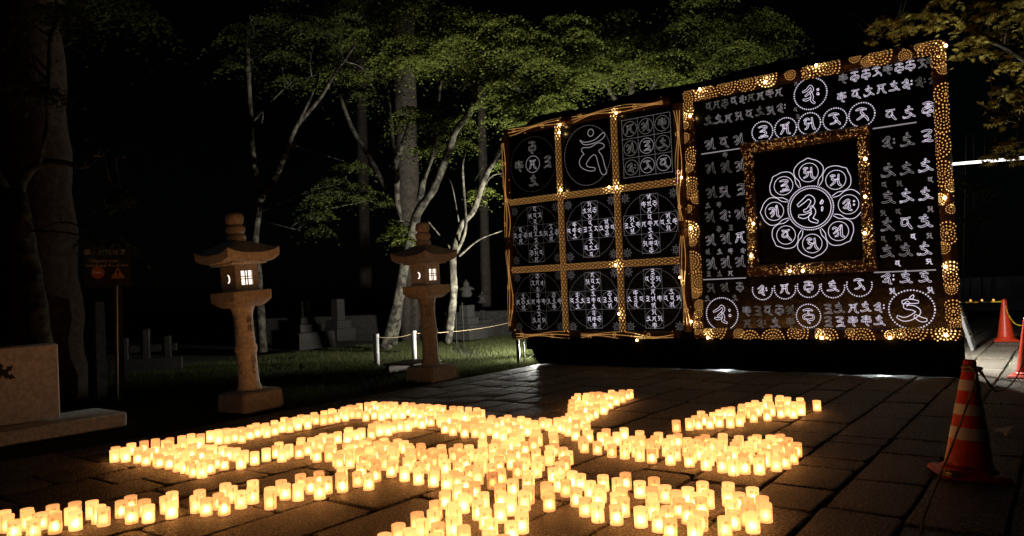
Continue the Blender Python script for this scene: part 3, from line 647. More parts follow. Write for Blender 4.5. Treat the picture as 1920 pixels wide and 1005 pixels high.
def cross_cell(cx, cz, w, h, lvl):
    A, B = MB(), MB(); Rr = w * .47
    dots(A, along(circ(cx, cz, Rr), .04), .0052)
    u = w * .155
    for k in range(-1, 2): 
        pass
    # cross of squares
    for (x0, x1, z0, z1) in ((-u, u, -3 * u, 3 * u), (-3 * u, 3 * u, -u, u)):
        L = [(cx + x0, cz + z0), (cx + x1, cz + z0), (cx + x1, cz + z1), (cx + x0, cz + z1), (cx + x0, cz + z0)]; dots(A, along(L, .024), .0045)
    for k in (-2, 0, 2):
        for (ax, az) in ((k, 0), (0, k)):
            if k == 0 and ax == 0 and az == 0: continue
            emitlines(A, [circ(cx + ax * u, cz + az * u, u * .92, n=20)], .0035)
    gs = []
    for k in range(-4, 5):
        gs.append((cx, cz + k * u * .68)); gs.append((cx + k * u * .68, cz)) if k else None
    for k in (-2, 2):
        for q in (-1, 1): gs.append((cx + q * u * .62, cz + k * u)); gs.append((cx + k * u, cz + q * u * .62))
    for gx, gz in gs: emitlines(B, glyph(gx, gz, u * .62, rd.choice(GK), .5), .0042)
    for sx in (-1, 1):
        for sz in (-1, 1):
            ox, oz = cx + sx * w * .42, cz + sz * h * .42
            for rr in (.028, .055): dots(A, along(circ(ox, oz, rr), .016), .0045)
            for k in range(8): dots(A, [(ox + .08 * math.cos(k * PI / 4), oz + .08 * math.sin(k * PI / 4))], .006)
    return A, B
for r_ in range(3):
    for c_ in range(3):
        x0, x1 = xs[c_]; z0, z1 = zs[r_]; sh = sheet(lp, x0, x1, z0, z1); cx, cz = (x0 + x1) / 2, (z0 + z1) / 2; w, h = x1 - x0, z1 - z0
        if r_ == 0 and c_ == 0:
            A = MB(); B = MB()
            for gx, gz in ((0, .33), (0, -.33), (-.33, 0), (.33, 0)): emitlines(A, glyph(cx + gx, cz + gz, .24, rd.choice(GK)), .009)
            emitlines(B, glyph(cx, cz, .22, 'vi') + [circ(cx, cz, .16)], .009); dots(A, along(circ(cx, cz, w * .46), .05), .005)
            tag(A.build('faint_light_drawing', MT['hole_dim'], sh), kind='stuff'); tag(B.build('light_drawing', MT['hole_mid'], sh), kind='stuff')
        elif r_ == 0 and c_ == 1:
            B = MB(); dots(B, along(circ(cx, cz, w * .45, h * .43), .036), .0058)
            zz = lambda pts: [P2(940 + x * .3582, 60 + y * .3582) for x, y in pts]
            sm = lambda pts: [tuple(q) for q in smoothpath([np.array(q) for q in zz(pts + pts[:1])], 4)]
            emitlines(B, [circ(*P2(940 + 470 * .3582, 60 + 528 * .3582), .06, .065)], .012)
            emitlines(B, [sm([(412, 566), (440, 578), (490, 565), (525, 535), (540, 527), (543, 545), (520, 568), (475, 586), (435, 590)])], .012)
            emitlines(B, [sm([(428, 606), (470, 603), (505, 582), (535, 586), (540, 603), (512, 622), (530, 650), (545, 705), (554, 735), (540, 748), (525, 738), (512, 700), (495, 645), (470, 655), (448, 690), (458, 706), (492, 712), (488, 726), (455, 726), (420, 708), (411, 680), (424, 650), (435, 640), (422, 622)])], .012)
            tag(B.build('light_drawing', MT['hole_mid'], sh), kind='stuff')
        elif r_ == 0 and c_ == 2:
            A = MB(); B = MB(); gw, gh = w * .84, h * .8
            for k in range(4):
                dots(B, along([(cx - gw / 2, cz - gh / 2 + gh * k / 3), (cx + gw / 2, cz - gh / 2 + gh * k / 3)], .026), .0058)
                dots(B, along([(cx - gw / 2 + gw * k / 3, cz - gh / 2), (cx - gw / 2 + gw * k / 3, cz + gh / 2)], .026), .0058)
            for i in range(3):
                for j in range(3):
                    gx, gz = cx + (i - 1) * gw / 3, cz + (j - 1) * gh / 3; q = B if (i, j) in ((1, 1), (2, 0), (1, 0)) else A
                    emitlines(q, glyph(gx, gz, .2, rd.choice(GK)) + [circ(gx, gz, gw / 6 * .86)], .008)
            tag(A.build('faint_light_drawing', MT['hole_dim'], sh), kind='stuff'); tag(B.build('light_drawing', MT['hole_mid'], sh), kind='stuff')
        else:
            A, B = cross_cell(cx, cz, w, min(h, 1.15), 0)
            tag(A.build('faint_light_drawing', MT['hole_dim'] if c_ == 0 else MT['hole_mid'], sh), kind='stuff'); tag(B.build('light_drawing', MT['hole_mid'] if c_ == 0 else MT['hole_white'], sh), kind='stuff')
for x, y in BULBL: bulb(lp, x, y, .02)

rp = thing('lotus_light_panel', 'wide light panel with a lotus of glowing syllables inside a sparkling inner frame', 'light panel', (0, 0, 0))
ZTR, ZBR = 4.55, .58
for a, bb in ((XR0 - .06, (XR0 + XR1) / 2), ((XR0 + XR1) / 2 + .01, XR1 + .09)):
    c += 1; pole(rp, (a, yp, ZTR), (bb, yp, ZTR), .1, 'rings', seed=c); pole(rp, (a, yp, ZBR), (bb, yp, ZBR), .1, 'rings', seed=c + 9)
for x in (XR0, XR1): c += 2; pole(rp, (x, yp, ZBR + .09), (x, yp, ZTR - .09), .095, 'rings', seed=c)
IX0, IX1 = P2(1411, 400)[0], P2(1626, 370)[0]; IZ1 = P2(1520, 262)[1]; IZ0 = P2(1520, 503)[1]
for z in (IZ0, IZ1): c += 1; pole(rp, (IX0 - .1, yp - .03, z), (IX1 + .1, yp - .03, z), .09, 'spark', seed=c)
for x in (IX0, IX1): c += 1; pole(rp, (x, yp - .03, IZ0 + .08), (x, yp - .03, IZ1 - .08), .085, 'spark', seed=c)
for x in (XR0 + .03, (XR0 + XR1) / 2, XR1 - .03): MB().tube([(x, YP + .09, -.03), (x, YP + .09, ZTR)], .035, 8).build('support_post', MT['black'], rp)
zu = P2(1352, 284)[1]; zl = P2(1352, 523)[1]
SHT = {}
SHT['top'] = sheet(rp, XR0 + .08, XR1 - .08, zu + .004, ZTR - .08); SHT['bot'] = sheet(rp, XR0 + .08, XR1 - .08, ZBR + .08, zl - .004)
SHT['left'] = sheet(rp, XR0 + .08, IX0 - .06, zl, zu); SHT['right'] = sheet(rp, IX1 + .06, XR1 - .08, zl, zu); SHT['mid'] = sheet(rp, IX0 + .05, IX1 - .05, zl + .0, zu - .0)
LV = {k: [MB(), MB(), MB()] for k in SHT}   # bright, mid, dim lines of each sheet
def put(px_, py_, hpx, key, lvl, kind=None, w=None):
    gx, gz = P2(px_, py_); gh = abs(P2(px_, py_ - hpx / 2)[1] - P2(px_, py_ + hpx / 2)[1])
    emitlines(LV[key][lvl], glyph(gx, gz, gh, kind or rd.choice(GK)), w or (.0058 if lvl == 0 else .0049))
def ring(px_, py_, rpx, key, lvl=0, kind=None, a0=0, a1=2 * PI, gk=1.25):
    gx, gz = P2(px_, py_); rr = abs(P2(px_, py_ - rpx)[1] - P2(px_, py_ + rpx)[1]) / 2
    dots(LV[key][lvl], along(circ(gx, gz, rr, a0=a0, a1=a1), .034), .0105)
    emitlines(LV[key][lvl], glyph(gx, gz, rr * gk, kind or rd.choice(GK)), .008)
z3 = lambda x, y: (1280 + x * .2587, 60 + y * .2587); z4 = lambda x, y: (1540 + x * .2587, 60 + y * .2587); z5 = lambda x, y: (1280 + x * .2587, 260 + y * .2587)
z6 = lambda x, y: (1540 + x * .2587, 260 + y * .2587); z7 = lambda x, y: (1280 + x * .2388, 480 + y * .2388); z8 = lambda x, y: (1540 + x * .2388, 480 + y * .2388)
def many(z, pts, h, key, lvls, kind=None):
    for i, (x, y) in enumerate(pts): put(*z(x, y), h, key, lvls if isinstance(lvls, int) else lvls[i], kind[i % len(kind)] if isinstance(kind, list) else kind)
many(z3, [(190, 540), (250, 525), (308, 520), (372, 500), (437, 488), (500, 475), (567, 465), (632, 447), (700, 437)], 17, 'top', [2, 2, 2, 1, 1, 2, 1, 1, 1])
many(z3, [(190, 645), (262, 635), (335, 625), (410, 610), (485, 595), (560, 575), (640, 570), (715, 550)], 19, 'top', [2, 1, 1, 1, 1, 2, 1, 1])
many(z3, [(200, 815), (300, 800), (410, 780)], 24, 'top', 1, ['a', 'va', 'a'])
for (p, r_, kd) in ((z3(580, 725), 19.5, 'e'), (z3(748, 700), 20, 'vi'), (z3(920, 665), 20.3, 'sa'), (z4(100, 635), 21.3, 'ra'), (z4(295, 600), 22.5, 'ra')): ring(*p, r_, 'top', 0, kd)
ring(1520, 176, 29.5, 'top', 0, 'hrih')
many(z3, [(820, 565), (835, 615), (825, 375)], 9, 'top', 2)
many(z4, [(160, 340), (245, 325), (325, 310), (403, 292), (483, 275), (567, 262), (645, 247), (730, 232), (800, 215)], 20, 'top', [1, 0, 0, 0, 1, 0, 0, 1, 2], ['ka', 'bha', 'bha', 'ra'])
many(z4, [(150, 475), (250, 450), (345, 430), (437, 412), (530, 397), (622, 377), (717, 362), (818, 350)], 21, 'top', [0, 0, 0, 0, 0, 0, 2, 2])
many(z4, [(503, 600), (637, 583)], 24, 'top', 0, ['va', 'am']); put(*z4(778, 557), 28, 'top', 0, 'bha'); put(*z4(778, 557), 20, 'top', 0, 'hum')
many(z4, [(487, 800), (622, 783), (762, 755)], 26, 'right', [1, 1, 0], ['hrih', 'am', 'e'])
many(z5, [(205, 215), (315, 205), (420, 195), (210, 390), (305, 385), (420, 370), (200, 565), (310, 555), (420, 545), (205, 735), (315, 725), (420, 715), (210, 905), (315, 895), (420, 890)], 24, 'left', [2, 2, 1, 2, 1, 1, 2, 1, 1, 1, 1, 0, 1, 1, 1], ['a', 'a', 'a', 'a', 'sa', 'e', 'a', 'hrih', 'a', 'a', 'a', 'vi', 'a', 'a', 'a'])
many(z5, [(310, 120), (185, 485), (265, 480), (265, 655), (350, 645), (185, 820), (270, 820), (350, 815), (440, 810), (190, 980), (270, 980), (350, 975)], 11, 'left', [2, 2, 2, 2, 2, 2, 1, 1, 1, 2, 2, 1])
many(z6, [(487, 230), (620, 215), (757, 195), (487, 430), (617, 415), (755, 400), (480, 625), (615, 610), (752, 600), (478, 820), (612, 810), (750, 800)], 27, 'right', [1, 1, 0, 1, 0, 0, 1, 0, 0, 1, 1, 0], ['am', 'am', 'am', 'hum', 'am', 'am', 'am', 'va', 'hum', 'hum', 'hum', 'am'])
many(z6, [(457, 335), (567, 325), (792, 298), (450, 540), (558, 530), (792, 510), (452, 727), (558, 718), (667, 710), (785, 703), (555, 903), (782, 890)], 12, 'right', [2, 2, 1, 2, 2, 1, 2, 2, 0, 1, 0, 0], ['va', 'sa'])
many(z7, [(225, 250), (335, 245), (450, 245)], 19, 'bot', [2, 2, 1], ['sa', 'a', 'bha']); many(z7, [(197, 335), (413, 330)], 12, 'bot', 2)
ring(*z7(312, 455), 30.5, 'bot', 0, 'hrih'); ring(*z7(990, 470), 22, 'bot', 0, 'bha')
for p, r_, kd in ((z7(628, 265), 18.6, 'hrih'), (z7(805, 255), 19.6, 'vi'), (z7(990, 240), 20.3, 'bha'), (z8(92, 240), 21, 'hum'), (z8(300, 225), 22, 'ra')): ring(*p, r_, 'bot', 0, kd, PI * .92, PI * 2.08, 1.1)
many(z7, [(505, 432), (590, 432), (672, 428), (762, 425), (850, 423), (512, 530), (620, 525), (730, 525), (850, 520)], 20, 'bot', [1, 2, 1, 1, 2, 2, 2, 1, 2])
many(z8, [(50, 415), (140, 410), (255, 407), (350, 403), (455, 400), (50, 515), (145, 515), (250, 512), (355, 508), (457, 508)], 21, 'bot', [1, 1, 0, 0, 0, 1, 0, 0, 0, 0])
many(z8, [(525, 175), (665, 170), (815, 165)], 25, 'bot', 0, ['hrih', 'hum', 'hum']); many(z8, [(560, 275), (858, 268)], 13, 'bot', 0, 'sa')
gx, gz = P2(*z8(710, 420)); rr = abs(P2(1710, 541)[1] - P2(1710, 614)[1]) / 2
dots(LV['bot'][0], along(circ(gx, gz, rr * 1.06, rr), .04), .012); emitlines(LV['bot'][0], glyph(gx, gz, rr * 1.5, 'hum', 1.3), .011)
# lotus
cx, cz = P2(1520, 390); M0, M1 = LV['mid'][0], LV['mid'][1]
R0 = abs(P2(1520, 349)[1] - P2(1520, 431)[1]) / 2
dots(M0, along(circ(cx, cz, R0), .026), .010); emitlines(M0, [circ(cx, cz, R0 * .9)], .010)
emitlines(M0, glyph(cx, cz, R0 * 1.35, 'hrih', 1.25), .011)
for k in range(8):
    a = PI / 2 + k * PI / 4; px0, pz0 = cx + math.cos(a) * R0 * 1.63, cz + math.sin(a) * R0 * 1.63
    emitlines(M0, [circ(px0, pz0, R0 * .43, n=28)], .008); emitlines(M0, glyph(px0, pz0, R0 * .6, ['sa', 'e', 'a', 'va', 'sa', 'a', 'hrih', 'sa'][k]), .0085)
    L = []
    for th, rad in ((-.36, 1.06), (-.33, 1.35), (-.385, 1.62), (-.34, 1.93), (-.2, 2.14), (-.07, 2.23), (0, 2.29), (.07, 2.23), (.2, 2.14), (.34, 1.93), (.385, 1.62), (.33, 1.35), (.36, 1.06)):
        L.append((cx + math.cos(a + th) * R0 * rad, cz + math.sin(a + th) * R0 * rad))
    emitlines(M0, [[tuple(q) for q in smoothpath(L, 3)]], .0095)
for key, (b0, b1, b2) in LV.items():
    for bb, mt, nm in ((b0, 'hole_white', 'light_drawing'), (b1, 'hole_mid', 'soft_light_drawing'), (b2, 'hole_dim', 'faint_light_drawing')):
        if bb.v: tag(bb.build(nm, MT[mt], SHT[key]), kind='stuff')
for (a, bb) in ((z3(140, 895), z3(450, 845)), (z4(375, 690), z4(690, 640)), (z7(165, 188), z7(500, 172)), (z8(415, 118), z8(900, 93))):
    q0, q1 = P2(*a), P2(*bb); zz_ = zu if q0[1] > 2 else zl
    MB().tube([(q0[0], YP - .02, zz_), (q1[0], YP - .02, zz_)], .009, 6).build('white_rod', MT['hole_mid'], rp)
for x, y in BULBR: bulb(rp, x, y, .022, -.135)

# black cloth skirt and backdrop
b = MB(); n = 90; x0, x1 = XL + .42, XR1 + .12; vs = []
for i in range(n + 1):
    u = i / n; x = x0 + (x1 - x0) * u
    zb = .016 + .008 * math.sin(u * 37) + .006 * math.sin(u * 91 + 1) + (.42 * max(0, 1 - u / .035) ** 2)
    for k in range(5):
        t = k / 4; z = ZB + .02 + (zb - ZB - .02) * t
        vs.append((x, YP - .10 + .02 * math.sin(u * 60 + t) * t + .012 * math.sin(u * 140) * t, z))
b.add(vs, [[i * 5 + k, i * 5 + k + 1, (i + 1) * 5 + k + 1, (i + 1) * 5 + k] for i in range(n) for k in range(4)])
sk_ = tag(b.build('black_skirt', MT['cloth'], None, True), 'black cloth skirt hanging from the light panels down to the paving', 'cloth')
so_ = sk_.modifiers.new('thickness', 'SOLIDIFY'); so_.thickness = .006
b = MB(); vs = []; n = 40; x0, x1 = XL + .12, XR1 + .02
for i in range(n + 1):
    u = i / n; x = x0 + (x1 - x0) * u
    zt = 4.80 + .12 * u + .03 * math.sin(u * 21) - (.25 * max(0, 1 - u / .05))
    for k in range(6): vs.append((x, YP + .25 + .02 * math.sin(u * 50 + k), .25 + (zt - .25) * k / 5))
b.add(vs, [[i * 6 + k, i * 6 + k + 1, (i + 1) * 6 + k + 1, (i + 1) * 6 + k] for i in range(n) for k in range(5)])
bd = tag(b.build('black_backdrop', MT['cloth'], None, True), 'tall black cloth backdrop hung behind the light panels', 'backdrop')
so_ = bd.modifiers.new('thickness', 'SOLIDIFY'); so_.thickness = .008

# ================================================================== FLOODLIGHTS standing behind the panels
def flood(loc, target, power, label, size=.3, col=(1, .96, .86), stand=True, spread=150):
    t = thing('floodlight', label, 'floodlight', (loc[0], loc[1], 0))
    h = loc[2]; d = np.array(target, float) - np.array(loc, float); d /= np.linalg.norm(d)
    rot = Vector(d).to_track_quat('-Z', 'Y')
    b = MB(); b.box((0, 0, .0), (size, size * .7, .07), 0, 1, .012); o = b.build('housing', MT['black'], t); o.location = Vector((0, 0, h)) - Vector(d) * .045; o.rotation_mode = 'QUATERNION'; o.rotation_quaternion = rot
    b = MB(); b.add([(-size * .45, -size * .3, 0), (size * .45, -size * .3, 0), (size * .45, size * .3, 0), (-size * .45, size * .3, 0)], [[3, 2, 1, 0]])
    o = b.build('lens', MT['lamp'], t); o.location = Vector((0, 0, h)) - Vector(d) * .006; o.rotation_mode = 'QUATERNION'; o.rotation_quaternion = rot
    b = MB(); b.tube([(0, 0, max(0, h - .05)), (0, 0, .02)], .014, 8)
    for k in range(3): a = k * 2 * PI / 3; b.tube([(0, 0, min(.2, h * .5)), (.22 * math.cos(a), .22 * math.sin(a), .006)], .009, 6)
    b.build('tripod', MT['steel'], t)
    ld = bpy.data.lights.new('floodlight_beam', 'AREA'); ld.shape = 'RECTANGLE'; ld.size = size * .9; ld.size_y = size * .6; ld.energy = power; ld.color = col; ld.spread = math.radians(spread)
    lo = bpy.data.objects.new('floodlight_beam', ld); COL.objects.link(lo); lo.parent = t
    lo.location = Vector((0, 0, h)) + Vector(d) * .02; lo.rotation_mode = 'QUATERNION'; lo.rotation_quaternion = rot
flood((-8.72, 13.1, .7), (-14.5, 14.6, 4.5), 300, 'floodlight on a tripod behind the nine-sheet panel aimed at the maples')
flood((-4.6, 13.2, .6), (-7.5, 19, 9), 190, 'floodlight on a tripod behind the light panels aimed up at the canopy', spread=120)
flood((-2.0, 13.3, 1.7), (0.3, 14.2, 0), 115, 'floodlight on a tripod behind the lotus panel lighting the paving', spread=150)
flood((-4.9, 12.5, .12), (-4.7, 11.8, .0), 2.5, 'low floodlight on the paving behind the black skirt', .2, (.9, .97, 1))
flood((-2.4, 12.5, .12), (-2.2, 11.8, .0), 2, 'low floodlight near the end of the black skirt', .2, (.9, .97, 1))

flood((-8.95, 12.65, .22), (-9.7, 9.8, 0), 18, 'low floodlight behind the nine-sheet panel skirt grazing the grass', .2, (1, .98, .9), spread=120)
fq = pd(2015, 430, 8.3); flood(tuple(fq), tuple(pd(1840, 110, 6.4)), 8, 'small floodlight on a tall tripod under the yellow maple boughs', .2, (1, .93, .75), spread=48)

# ================================================================== TREES
def zz(ox, oy, sc): return lambda pts: [(ox + x * sc, oy + y * sc) for x, y in pts]
B2 = zz(440, 0, .4779); B1 = zz(0, 0, .4776)
def limb(b, pts, dep, r0, r1, seg=8, jit=.35, d1=None, seed=0):
    rd = random.Random(seed * 13 + len(pts)); n = len(pts); P = []
    for i, (x, y) in enumerate(pts):
        dd = dep + ((d1 if d1 is not None else dep) - dep) * i / max(1, n - 1) + (rd.uniform(-jit, jit) if 0 < i else 0)
        P.append(pd(x, y, dd))
    S2 = smoothpath(P, 5); m = len(S2)
    rad = [(r0 + (r1 - r0) * (i / (m - 1)) ** .8) * (1 + .06 * math.sin(i * 1.7 + seed)) for i in range(m)]
    b.tube(S2, rad, seg); return S2
LEAFN = 2.2
def leaves(clusters, size, density=1.0, palm=False):
    """clusters: (px, py, rx, ry, depth, n) -> sprays of small leaves on flattened pads"""
    C = []; NRM = []
    for (x, y, rx, ry, dep, n) in clusters:
        n = int(n * density * LEAFN); sx, sy = rx * dep / FPX, ry * dep / FPX; ctr = pd(x, y, dep); K = max(3, n // (75 if palm else 270))
        pads = rng.normal(0, .5, (K, 3)); pads *= np.array([sx, sx * .9, sy]) / np.maximum(1, np.linalg.norm(pads, axis=1))[:, None] ** .5
        w = rng.random(K) ** 2.2 + .08; w /= w.sum()
        for k in range(K):
            m = max(4, int(n * w[k])); pr = min(sx, 1.1) * rng.uniform(.18, .46)
            q = rng.normal(0, 1, (m, 3)) * np.array([pr, pr, pr * .13]); q[:, 2] -= .25 * (q[:, 0] ** 2 + q[:, 1] ** 2) / max(pr, .05)
            C.append(ctr + pads[k] + q); nn = rng.normal(0, .45, (m, 3)); nn[:, 2] += 1; NRM.append(nn)
    C = np.concatenate(C); Nn = np.concatenate(NRM); Nn /= np.linalg.norm(Nn, axis=1)[:, None]
    keep = C[:, 2] > .15; C, Nn = C[keep], Nn[keep]
    m = len(C); u = np.cross(Nn, rng.normal(0, 1, (m, 3))); u /= np.linalg.norm(u, axis=1)[:, None]; v = np.cross(Nn, u)
    s = (size * rng.uniform(.6, 1.3, m))[:, None]
    if not palm:
        V = np.stack([C - u * s * .5, C + v * s * .34 + Nn * s * .06, C + u * s * .55, C - v * s * .34 + Nn * s * .06], 1).reshape(-1, 3)
        return V, np.arange(4 * m).reshape(m, 4)
    shp = []
    for k in range(7):
        a = math.radians(-135 + 45 * k); L = [.55, .8, .97, 1.08, .97, .8, .55][k]; shp.append((L * math.cos(a), L * math.sin(a)))
        if k < 6: a2 = a + math.radians(22.5); shp.append((.36 * math.cos(a2), .36 * math.sin(a2)))
    shp.append((-.12, 0)); shp = np.array(shp); kf = len(shp)
    V = (C[:, None] + u[:, None] * shp[None, :, :1] * s[:, None] * .5 + v[:, None] * shp[None, :, 1:] * s[:, None] * .5 - Nn[:, None] * (shp[None, :, :1] ** 2 + shp[None, :, 1:] ** 2) * s[:, None] * .12).reshape(-1, 3)
    return V, np.arange(kf * m).reshape(m, kf)
def tree(name, label, base, stems, clusters, leafsize, bark='bark', leafm='leaf', density=1.0, palm=False, twig=.02, seed=0):
    t = thing(name, label, 'tree', (0, 0, 0)); b = MB(); nodes = []
    for k, st in enumerate(stems):
        pts, dep, r0, r1 = st[:4]; d1 = st[4] if len(st) > 4 else None
        nodes += limb(b, pts, dep, r0, r1, 10 if r0 > .12 else 6, .3 if r0 < .3 else .02, d1, seed + k)
    o = b.build('trunk', MT[bark], t, True)
    if clusters:
        nd = np.array(nodes); tw = MB(); rd = random.Random(seed)
        for (x, y, rx, ry, dep, n) in clusters:
            for q in range(2 + int(rx > 40)):
                e = pd(x + rd.uniform(-.6, .6) * rx, y + rd.uniform(-.5, .5) * ry, dep + rd.uniform(-.4, .4)); d = np.linalg.norm(nd - e, axis=1); s0 = nd[int(np.argmin(d + rng.random(len(nd)) * .8))]
                if np.linalg.norm(e - s0) < 7:
                    mid = (s0 + e) / 2 + np.array([rd.uniform(-.2, .2), rd.uniform(-.2, .2), rd.uniform(-.1, .35)])
                    S2 = smoothpath([s0, mid, e], 5); tw.tube(S2, [twig * (1 - .75 * i / (len(S2) - 1)) for i in range(len(S2))], 5)
        if tw.v: tag(tw.build('twigs', MT[bark], o, True), kind='stuff')
        V, F = leaves(clusters, leafsize, density, palm); me = raw_mesh('crown', V, F, [MT[leafm]]); tag(link('crown', me, t), kind='stuff')
    return t
def grid_clusters(x0, x1, y0, y1, k, rx, ry, dep, n, seed):
    rd = random.Random(seed); return [(rd.uniform(x0, x1), rd.uniform(y0, y1), rx * rd.uniform(.6, 1.3), ry * rd.uniform(.6, 1.3), dep + rd.uniform(-1.5, 1.5), n) for _ in range(k)]
DT = 19.5
tree('maple_tree', 'many-stemmed maple with pale lichened trunks beside the cedar trunk', None,
     [([(722, 652), (728, 630), (745, 570), (757, 500)] + B2([(700, 900), (720, 830), (780, 740), (830, 620), (870, 510), (930, 430), (945, 340), (965, 260), (1000, 190), (1010, 110)]), DT, .18, .035, DT - 1.5),
      ([(735, 645), (745, 590)] + B2([(655, 1005), (640, 830), (635, 640), (650, 590), (680, 500), (700, 420)]), DT, .14, .04),
      (B2([(635, 640), (620, 540), (605, 400), (575, 270), (585, 140)]), DT, .07, .03), (B2([(725, 790), (745, 690), (780, 600), (790, 530), (800, 400), (820, 270)]), DT, .10, .03),
      (B2([(930, 430), (985, 400), (1060, 345), (1110, 300), (1170, 260), (1230, 200)]), DT - .8, .06, .02, DT - 2), (B2([(945, 340), (890, 260), (935, 180), (980, 100)]), DT - 1, .05, .02),
      (B2([(650, 880), (600, 760), (530, 620), (460, 500), (410, 370)]), DT, .09, .05), (B2([(1000, 190), (1060, 170), (1110, 140)]), DT - 1.5, .035, .015), (B2([(1060, 345), (1110, 355), (1180, 370), (1260, 390)]), DT - 1.5, .03, .012)],
     [(830, 90, 60, 35, DT - 2, 2200), (770, 70, 55, 40, DT - 1, 1700), (930, 45, 70, 28, DT - 2.5, 2400), (970, 70, 50, 30, DT - 2.5, 1800), (870, 30, 60, 25, DT - 2, 1400), (790, 235, 50, 35, DT, 1400), (850, 245, 45, 35, DT, 1300), (745, 420, 32, 25, DT - .5, 800), (960, 180, 60, 30, DT - 2, 1600), (1000, 110, 60, 30, DT - 2.5, 1600), (920, 140, 55, 25, DT - 1, 1000), (1080, 145, 45, 22, DT - 2, 1100), (1060, 60, 50, 30, DT - 2, 1400), (700, 130, 60, 35, DT, 900), (660, 60, 70, 40, DT, 1100), (720, 10, 90, 30, DT, 1200), (1040, 190, 50, 18, DT - 2, 900), (985, 220, 40, 18, DT - 2, 700)], .068, seed=1)
tree('maple_tree', 'slender maple rising behind the brightly lit stone lantern', None,
     [([(492, 660), (486, 560), (480, 470)] + B2([(80, 930), (95, 780), (70, 600), (60, 420), (50, 200), (60, 20)]), 18, .12, .05), (B2([(90, 800), (155, 700), (200, 600), (240, 500), (330, 390), (400, 280), (470, 180)]), 18, .10, .03), (B2([(70, 480), (110, 440), (100, 520)]), 18, .03, .015),
      (B2([(240, 500), (290, 400), (330, 310)]), 18, .05, .02), (B2([(150, 390), (230, 320), (320, 295)]), 18, .025, .01), (B2([(105, 830), (170, 800), (220, 780)]), 18, .02, .008), (B2([(105, 865), (180, 885), (260, 905)]), 18, .018, .007)],
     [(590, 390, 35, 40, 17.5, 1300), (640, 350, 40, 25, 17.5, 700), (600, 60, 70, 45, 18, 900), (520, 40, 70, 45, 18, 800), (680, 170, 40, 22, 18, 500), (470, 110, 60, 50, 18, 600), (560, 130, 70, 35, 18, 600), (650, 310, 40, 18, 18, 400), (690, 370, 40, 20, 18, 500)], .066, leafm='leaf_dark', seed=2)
tree('maple_tree', 'leaning maple between the dimmer stone lantern and the light panel', None,
     [([(838, 640), (845, 590), (850, 540)] + B2([(855, 1000), (885, 890), (940, 820), (980, 700), (1020, 630), (1060, 560), (1110, 500)]), 17.5, .12, .045), (B2([(870, 990), (905, 900), (900, 760), (895, 650), (905, 600)]), 17.5, .05, .02), (B2([(975, 730), (1010, 690), (1050, 680)]), 17.5, .03, .012), (B2([(880, 1005), (960, 940), (1050, 905)]), 17.5, .03, .012), (B2([(860, 990), (810, 930), (760, 870)]), 17.5, .03, .012), (B2([(880, 870), (850, 720), (815, 690)]), 17.5, .02, .008)],
     [(960, 215, 35, 20, 17, 700), (940, 300, 30, 25, 17.5, 400), (900, 350, 40, 25, 18, 350)], .066, seed=3)
tree('cedar_tree', 'straight thick cedar trunk standing behind the many-stemmed maple', None, [([(772, 660), (768, 480), (763, 300), (758, 120), (755, -60)], 23, .36, .33)],
     [(760, -40, 120, 40, 23, 1200)], .12, bark='cedar', leafm='leaf_dark', seed=4)
tree('cedar_tree', 'huge cedar trunk rising behind the stone monument', None, [([(88, 770), (80, 600), (70, 400), (60, 200), (50, -40)], 11.5, .60, .44)],
     [(200, -30, 160, 40, 12, 800)], .1, bark='cedar_near', leafm='leaf_dark', seed=5)
tree('maple_tree', 'forked maple with mottled bark before the huge cedar trunk', None,
     [(B1([(170, 1440), (140, 1200), (112, 1005), (90, 880), (72, 770)]), 9.6, .15, .10), (B1([(72, 780), (30, 755), (-10, 690), (-60, 600)]), 9.6, .085, .06), (B1([(78, 770), (85, 720), (130, 660), (190, 635), (260, 640), (330, 655), (400, 610), (490, 615)]), 9.6, .075, .012), (B1([(400, 610), (440, 570), (500, 570)]), 9.6, .012, .005), (B1([(330, 655), (350, 610), (410, 600)]), 9.6, .012, .005), (B1([(150, 640), (170, 560), (185, 490)]), 9.6, .04, .02), (B1([(200, 130), (250, 50), (290, -20)]), 9.9, .03, .02), (B1([(185, 490), (190, 350), (195, 200), (200, 130)]), 9.7, .022, .03)],
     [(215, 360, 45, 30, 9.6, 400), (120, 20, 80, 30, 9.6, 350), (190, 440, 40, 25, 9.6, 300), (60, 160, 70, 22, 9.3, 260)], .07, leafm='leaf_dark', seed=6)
for k, (bx, top, lab, cl) in enumerate([
    (1180, 90, 'green tree whose lit canopy rises above the nine-sheet panel', [(1150, 110, 80, 30, 18.5, 2000), (1230, 120, 60, 28, 18, 1700), (1100, 130, 60, 25, 18, 1200), (1120, 50, 80, 30, 19, 1800), (1200, 60, 70, 30, 19.5, 1500), (1260, 145, 40, 14, 17.5, 600)]),
    (1400, 60, 'shadowy green tree spreading above the lotus panel', [(1350, 45, 90, 22, 22, 2200), (1440, 40, 60, 25, 22, 1700), (1330, 95, 90, 22, 21, 1800), (1430, 95, 70, 25, 22, 1700), (1290, 20, 70, 25, 22, 1300), (1380, 125, 60, 18, 21, 1000), (1490, 120, 25, 25, 21, 500)])]):
    dd = 19.5 if k == 0 else 22
    tree('broadleaf_tree', lab, None, [([(bx, 650), (bx + 8, 450), (bx, 250), (bx + 10, top)], dd, .22, .05), ([(bx + 4, 240), (bx + 50, 150), (bx + 90, 90)], dd, .07, .02), ([(bx + 2, 230), (bx - 50, 150), (bx - 80, 110)], dd, .07, .02)], cl, .072, seed=20 + k)
